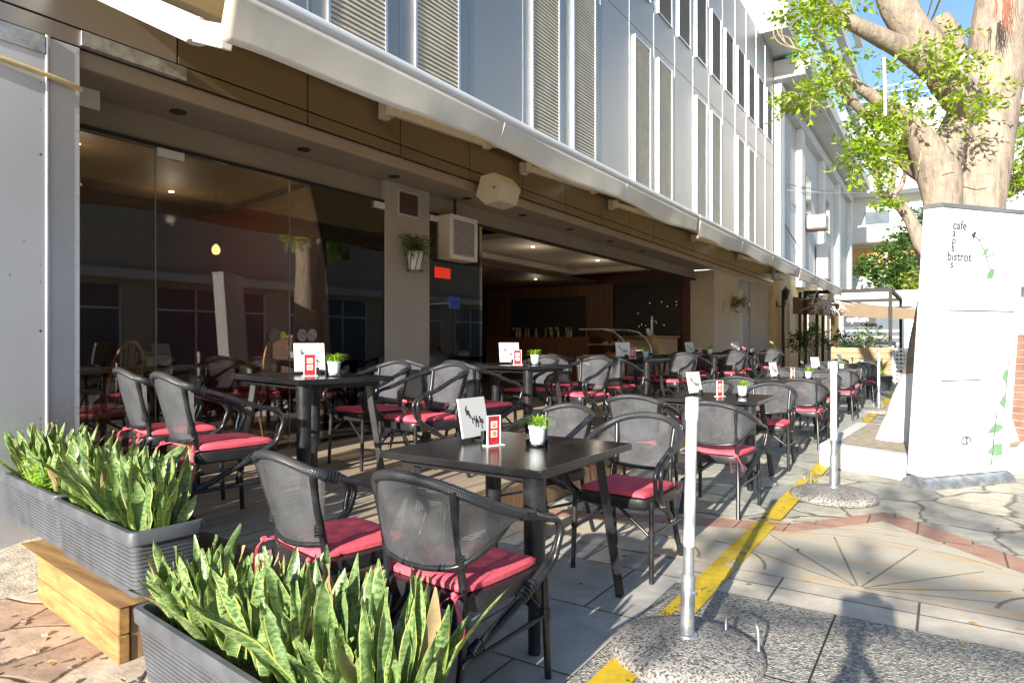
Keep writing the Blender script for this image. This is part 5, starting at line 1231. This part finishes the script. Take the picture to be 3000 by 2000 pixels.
bigtree(2715, 880, 40, (1.2, 1.2, 1.8), 700, .24, 'yellow green tree beside the sign edge', 'leafyel', 43)
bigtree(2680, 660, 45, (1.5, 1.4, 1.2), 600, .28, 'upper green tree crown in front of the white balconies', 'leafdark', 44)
# ================================================================ totem sign
A = WZ(2708, 1433, 0); u = Vector((.61, .79, 0)).normalized(); nrm = Vector((.79, -.61, 0)).normalized()
sg = thing('totem_sign', (A.x, A.y, 0), 'tall white totem sign with dark lettering and vine print before the fig tree', 'sign')
Wd = 1.0; tilt = radians(4.0); zt = 2.4; th = .16
R = Matrix((u, -nrm, Vector((0, 0, 1)))).transposed()
Rt = R @ Matrix.Rotation(tilt, 3, 'X')
def S(x, y, z): return Vector((A.x, A.y, .1))+Rt@Vector((x, y, z-.1))
def sbox(m, x0, x1, y0, y1, z0, z1, mi=0): m.add([S(x, y, z) for x in (x0, x1) for y in (y0, y1) for z in (z0, z1)], [(0,1,3,2),(4,6,7,5),(0,4,5,1),(2,3,7,6),(0,2,6,4),(1,5,7,3)], mi)
m = MB(); sbox(m, .02, Wd, .0, th, .1, zt); m.obj('body', M['signwhite'], sg, bevel=.004)
m = MB(); sbox(m, -.0, .018, -.006, th+.006, .1, zt+.0); sbox(m, Wd+.002, Wd+.02, -.006, th+.006, .1, zt); m.obj('side_frame', M['white'], sg)
m = MB(); sbox(m, -.01, Wd+.03, -.012, th+.012, zt+.002, zt+.035); m.obj('top_cap', M['alu'], sg)
m = MB(); sbox(m, .07, .074, -.004, -.001, .12, zt-.02); m.obj('panel_seam', pm('pale seam', (.45, .45, .45), .5), sg); m = MB(); sbox(m, .09, Wd, -.003, -.001, 1.878, 1.88); m.obj('panel_seam', pm('pale seam', (.45, .45, .45), .5), sg); m = MB()
sbox(m, .15, Wd-.04, -.004, -.001, 1.535, 1.544); sbox(m, .12, .6, -.004, -.001, .93, .938); m.obj('rule', M['greyink'], sg)
m = MB(); n = 10; pr = [(.14*cos(pi*i/n)+th/2, .105*sin(pi*i/n)) for i in range(n+1)]
vs = [Vector((A.x, A.y, 0))+R@Vector((x, y, z)) for x in (-.02, Wd+.05) for y, z in pr]
m.add(vs, [tuple(range(n+1)), tuple(range(2*n+1, n, -1))]+[(i, i+n+1, i+n+2, i+1) for i in range(n)]+[(n, 2*n+1, n+1, 0)]); m.obj('foot', M['galv'], sg, 40)
def stext(s, x, z, size, mat=M['greyink'], bold=.0015):
    Mx = Matrix.Translation(S(x, -.003, z)-Vector(sg.location)) @ (Rt @ Matrix.Rotation(radians(90), 3, 'X')).to_4x4()
    return text(s, size, 'lettering', mat, sg, Mx, .0008, bold=bold)
stext('cafe', .135, 2.225, .105)
for ch, z in (('a', 2.163), ('p', 2.102), ('s', 2.037), ('s', 1.9)): stext(ch, .137, z, .095)
stext('bistrot', .095, 1.962, .105)
m = MB()   # serifs
# vine motif
vm = MB(); pgp = pm('pale green print', (.16, .3, .17), .5)
def st(a, b, w): 
    a3 = S(a[0], -.003, a[1]); b3 = S(b[0], -.003, b[1]); vm.beam(a3, b3, w, .001, 0, nrm)
def vm_(p): return (p[0]-.2, 1.9+(p[1]-1.765)*.7)
V = [(.60, 2.165), (.66, 2.12), (.70, 2.05), (.735, 1.99), (.765, 1.92), (.79, 1.83), (.815, 1.765)]; V = [vm_(q) for q in V]
for i, (a, b) in enumerate(zip(V, V[1:])): st(a, b, .008)
st(V[1], vm_((.73, 2.155)), .006); st(V[1], vm_((.645, 2.06)), .005); st(V[4], vm_((.87, 1.965)), .006); st(V[4], vm_((.7, 1.82)), .003); st(V[6], vm_((.88, 1.765)), .006)
vm.obj('vine_stem_print', M['greyink'], sg)
def lf(c, pts, mi=0): vl = MB(); vl.add([S(c[0]+x, -.0035, c[1]+z) for x, z in pts], [tuple(range(len(pts)))]); vl.obj('vine_leaf_print', pgp if mi == 2 else M['greyink'], sg)
lf(vm_((.585, 2.17)), [(-.035, .03), (-.01, .01), (.005, .035), (.035, .03), (.025, 0), (.005, -.035), (-.015, -.005)], 1); lf(vm_((.735, 2.0)), [(-.01, 0), (.05, .03), (.045, 0), (.02, -.04), (-.04, -.045), (-.01, -.02)], 2)
lf(vm_((.82, 1.75)), [(0, .01), (.055, .012), (.05, -.03), (.03, -.065), (-.04, -.065), (-.035, -.03)], 2)
Bt = [(.83, .62), (.82, .5), (.81, .3), (.805, .16)]
vm = MB()
for a, b in zip(Bt, Bt[1:]): st(a, b, .012)
st((.93, 1.1), (.92, .6), .01); vm.obj('vine_stem_print', M['greyink'], sg)
lf((.82, .47), [(-.1, -.02), (-.02, .06), (.06, .06), (.12, .03), (.05, -.01)], 2); lf((.87, .28), [(-.13, 0), (-.05, .07), (.06, .075), (.07, -.03), (-.02, -.04)], 2); lf((.9, .72), [(-.05, 0), (0, .08), (.04, .02), (.02, -.05)], 2); lf((.9, .95), [(-.04, 0), (0, .08), (.04, .02), (.02, -.05)], 2)
lg = MB(); cx, cz = .47, .4
for a in range(35, 330, 12): 
    p, q = [(cx-.012+.043*cos(radians(t_)), cz+.034*sin(radians(t_))) for t_ in (a, a+12)]; vm = lg; st(p, q, .011)
for a in range(0, 181, 20):
    if a < 180: p, q = [(cx+.028+.026*cos(radians(t_)), cz+.004+.024*sin(radians(t_))) for t_ in (a, a+20)]; st(p, q, .011)
st((cx+.002, cz+.03), (cx+.002, cz-.025), .011); st((cx+.054, cz+.004), (cx+.054, cz-.018), .011)
lg.obj('round_emblem', M['ink'], sg)
bq = WD(3055, 1000, 6.9); bpi = thing('brick_pier', (bq.x, bq.y, 0), 'low brick pier just behind the right edge of the white sign', 'pier', None, radians(-38))
m = MB()
for k in range(18): m.box((0, 0, .04+k*.074), (.4, .4, .064))
m.obj('courses', M['brick'], bpi, local=True, bevel=.004); MB().box((0, 0, .67), (.385, .385, 1.33)).obj('mortar_core', M['concrete'], bpi, local=True); MB().box((0, 0, 1.37), (.46, .46, .06)).obj('cap', M['concrete'], bpi, local=True, bevel=.008)
# ================================================================ reflected side of the street (seen in the shop glass)
ob = thing('opposite_building', (9, 15, 0), 'pale building across the street with a row of dark shop windows', 'building')
MB().bx(8.6, 14, -12, 48, 0, 5.6).obj('wall', M['beige'], ob)
m = MB(); m.bx(8.3, 8.62, -12, 48, 3.0, 3.25); m.bx(8.35, 8.62, -12, 48, 5.4, 5.8); m.obj('cornice', M['whitewall'], ob)
for k in range(11):
    y = -8+k*4.6; m = MB(); m.bx(8.56, 8.598, y, y+3.6, .3, 2.8); w = m.obj('shop_window', M['skyglass'], ob)
    m = MB()
    for q in (0, 1.2, 2.4, 3.6): m.bx(8.54, 8.559, y+q-.03, y+q+.03, .3, 2.8)
    m.bx(8.54, 8.558, y, y+3.6, 2.15, 2.21); m.obj('frame', M['white'], w)
MB().bx(8.2, 8.58, 4.5, 6.4, .0, 2.3).obj('shutter_panel', M['whitewall'], ob)
at = thing('atm_sign', (5.2, 19.9, 2.5), 'small white and blue ATM sign on a bracket across the street', 'sign'); MB().bx(5.2, 5.25, 19.6, 20.2, 2.5, 2.95).obj('board', pm('blue board', (.02, .05, .25), .4, emit=((.1, .25, .8), .6)), at)
Mx = Matrix.Translation(Vector((5.19, 20.16, 2.6))-Vector(at.location)) @ Matrix.Rotation(radians(-90), 4, 'Z') @ Matrix.Rotation(radians(90), 4, 'X'); text('ATM', .26, 'lettering', M['white'], at, Mx, bold=.006)
MB().bx(5.25, 8.6, 19.88, 19.92, 2.7, 2.74).obj('bracket', M['galv'], at)
# leafy street tree behind the camera: its branches throw the dappled shade on the paving
t3 = thing('street_tree', (3.4, -8.6, 0), 'leafy street tree standing behind the viewpoint on the paved side', 'tree')
MB().tube(spline([(3.4, -8.6, 0), (3.4, -8.5, 2), (3.2, -8.3, 3.8), (3.3, -8, 6)], 5), [.3]*5+[.24]*5+[.16]*5+[.08], 12).obj('trunk', M['bark'], t3, 80)
m = MB(); rnd = random.Random(55)
tw3 = MB()
for c, r, n in (((.3, -8, 4.3), (.5, .5, .2), 110), ((.95, -8, 5.0), (.6, .5, .22), 130), ((.1, -8, 3.92), (.2, .3, .1), 40), ((-.35, -7.8, 4.2), (.25, .4, .15), 50), ((1.5, -8, 4.7), (.4, .4, .2), 50)): sprays(m, tw3, c, r, n, .12, rnd)
leafcloud(m, (3.4, -8.6, 6.5), (.9, .8, .6), 300, .11, rnd, 1.7, .2, False); tag(tw3.obj('twiglets', M['bark2'], t3), kind='stuff')
m.obj('crown', M['leaf'], t3)
m = MB()
for q in ((.1, -8, 3.92), (-.5, -7.8, 4.25), (.3, -8.0, 4.35), (.9, -8, 5.0)): m.tube(spline([(3.2, -8.3, 3.8), lerp(Vector((3.2, -8.3, 3.9)), Vector(q), .5)+Vector((0, 0, .1)), q], 4), [.05]*4+[.03]*4+[.012], 6)
m.obj('limb', M['bark'], t3)
# tripod with camera at the viewpoint (casts the tripod shadow in the foreground)
tp = thing('tripod', (0, -.1, 0), 'black camera tripod at the viewpoint carrying a camera', 'tripod')
for a in (33-90-60, 33-90+60, 33+90):
    d = Vector((cos(radians(a)), sin(radians(a)), 0)); MB().tube([Vector((0, -.1, 1.11)), Vector((0, -.1, .6))+d*.4, Vector((0, -.1, 0))+d*.85], [.022, .018, .014], 8).obj('leg', M['black_paint'], tp)
MB().tube([(0, -.1, .8), (0, -.1, 1.14)], .02, 10).obj('centre_column', M['black_paint'], tp); MB().lathe([(.03, 0), (.045, .03), (.03, .06)], (0, -.1, 1.12), 14).obj('head', M['black_paint'], tp, 50)
cb = thing('camera', (.06, -.1, 1.18), 'black camera body with a raised viewfinder on the tripod', 'camera', None, TH)
MB().box((0, 0, .07), (.2, .075, .12)).box((0, 0, .15), (.08, .07, .06)).box((-.09, 0, .1), (.08, .07, .13)).obj('body', M['black_paint'], cb, local=True, bevel=.012)
# ================================================================ light, sky, camera
w = bpy.data.worlds.new('World'); bpy.context.scene.world = w; w.use_nodes = True; nt = w.node_tree
sky = nt.nodes.new('ShaderNodeTexSky'); sky.sky_type = 'NISHITA'; sky.sun_disc = False
EL, AZ = radians(19.2), radians(174.5)
sky.sun_elevation = EL; sky.sun_rotation = AZ; sky.air_density = 1.2; sky.dust_density = .6; sky.ozone_density = 4
bg = nt.nodes['Background']; bg.inputs['Strength'].default_value = .1; nt.links.new(sky.outputs[0], bg.inputs[0])
sl = bpy.data.lights.new('Sun', 'SUN'); sl.energy = 5.0; sl.angle = radians(.5); sl.color = (1, .93, .82); so = bpy.data.objects.new('sun', sl); C.objects.link(so)
dirv = Vector((-sin(AZ)*cos(EL), -cos(AZ)*cos(EL), -sin(EL))); so.rotation_euler = dirv.to_track_quat('-Z', 'Y').to_euler(); so.location = (2, -20, 15)
cd = bpy.data.cameras.new('Camera'); cam = bpy.data.objects.new('camera_view', cd); C.objects.link(cam); cam.location = (0, 0, H); cam.rotation_euler = (radians(90), 0, TH)
cd.sensor_width = 36; cd.lens = F/3000*36; cd.clip_start = .05; cd.clip_end = 500
sc = bpy.context.scene; sc.camera = cam
sc.view_settings.view_transform = 'Standard'; sc.view_settings.look = 'None'; sc.view_settings.exposure = 1.25; sc.view_settings.gamma = 1
sc.cycles.max_bounces = 8; sc.cycles.transparent_max_bounces = 16; sc.cycles.use_denoising = True

m = MB(); rnd = random.Random(77)
for k in range(70):
    x = rnd.choice([rnd.uniform(-1.1, .8), rnd.uniform(-2.6, -1.2), rnd.uniform(-4.4, -2.4)]); y = rnd.uniform(3, 8) if x > -2.4 else rnd.uniform(.6, 1.3); a = rnd.random()*6.28; s = rnd.uniform(.012, .03); z = .026
    d = Vector((cos(a), sin(a), 0))*s; q = Vector((-sin(a), cos(a), 0))*s*.4; p = Vector((x, y, z))
    m.add([p-d, p-q+Vector((0, 0, s*.3)), p+d, p+q+Vector((0, 0, s*.25)), p+Vector((0, 0, -.003))], [(0, 1, 4), (1, 2, 4), (2, 3, 4), (3, 0, 4)])
tag(m.obj('fallen_leaves', pm('dry leaf', (.3, .2, .07), .8, var=.4, scale=30), None), 'dry leaves scattered thinly over the paving', 'leaves', kind='stuff')
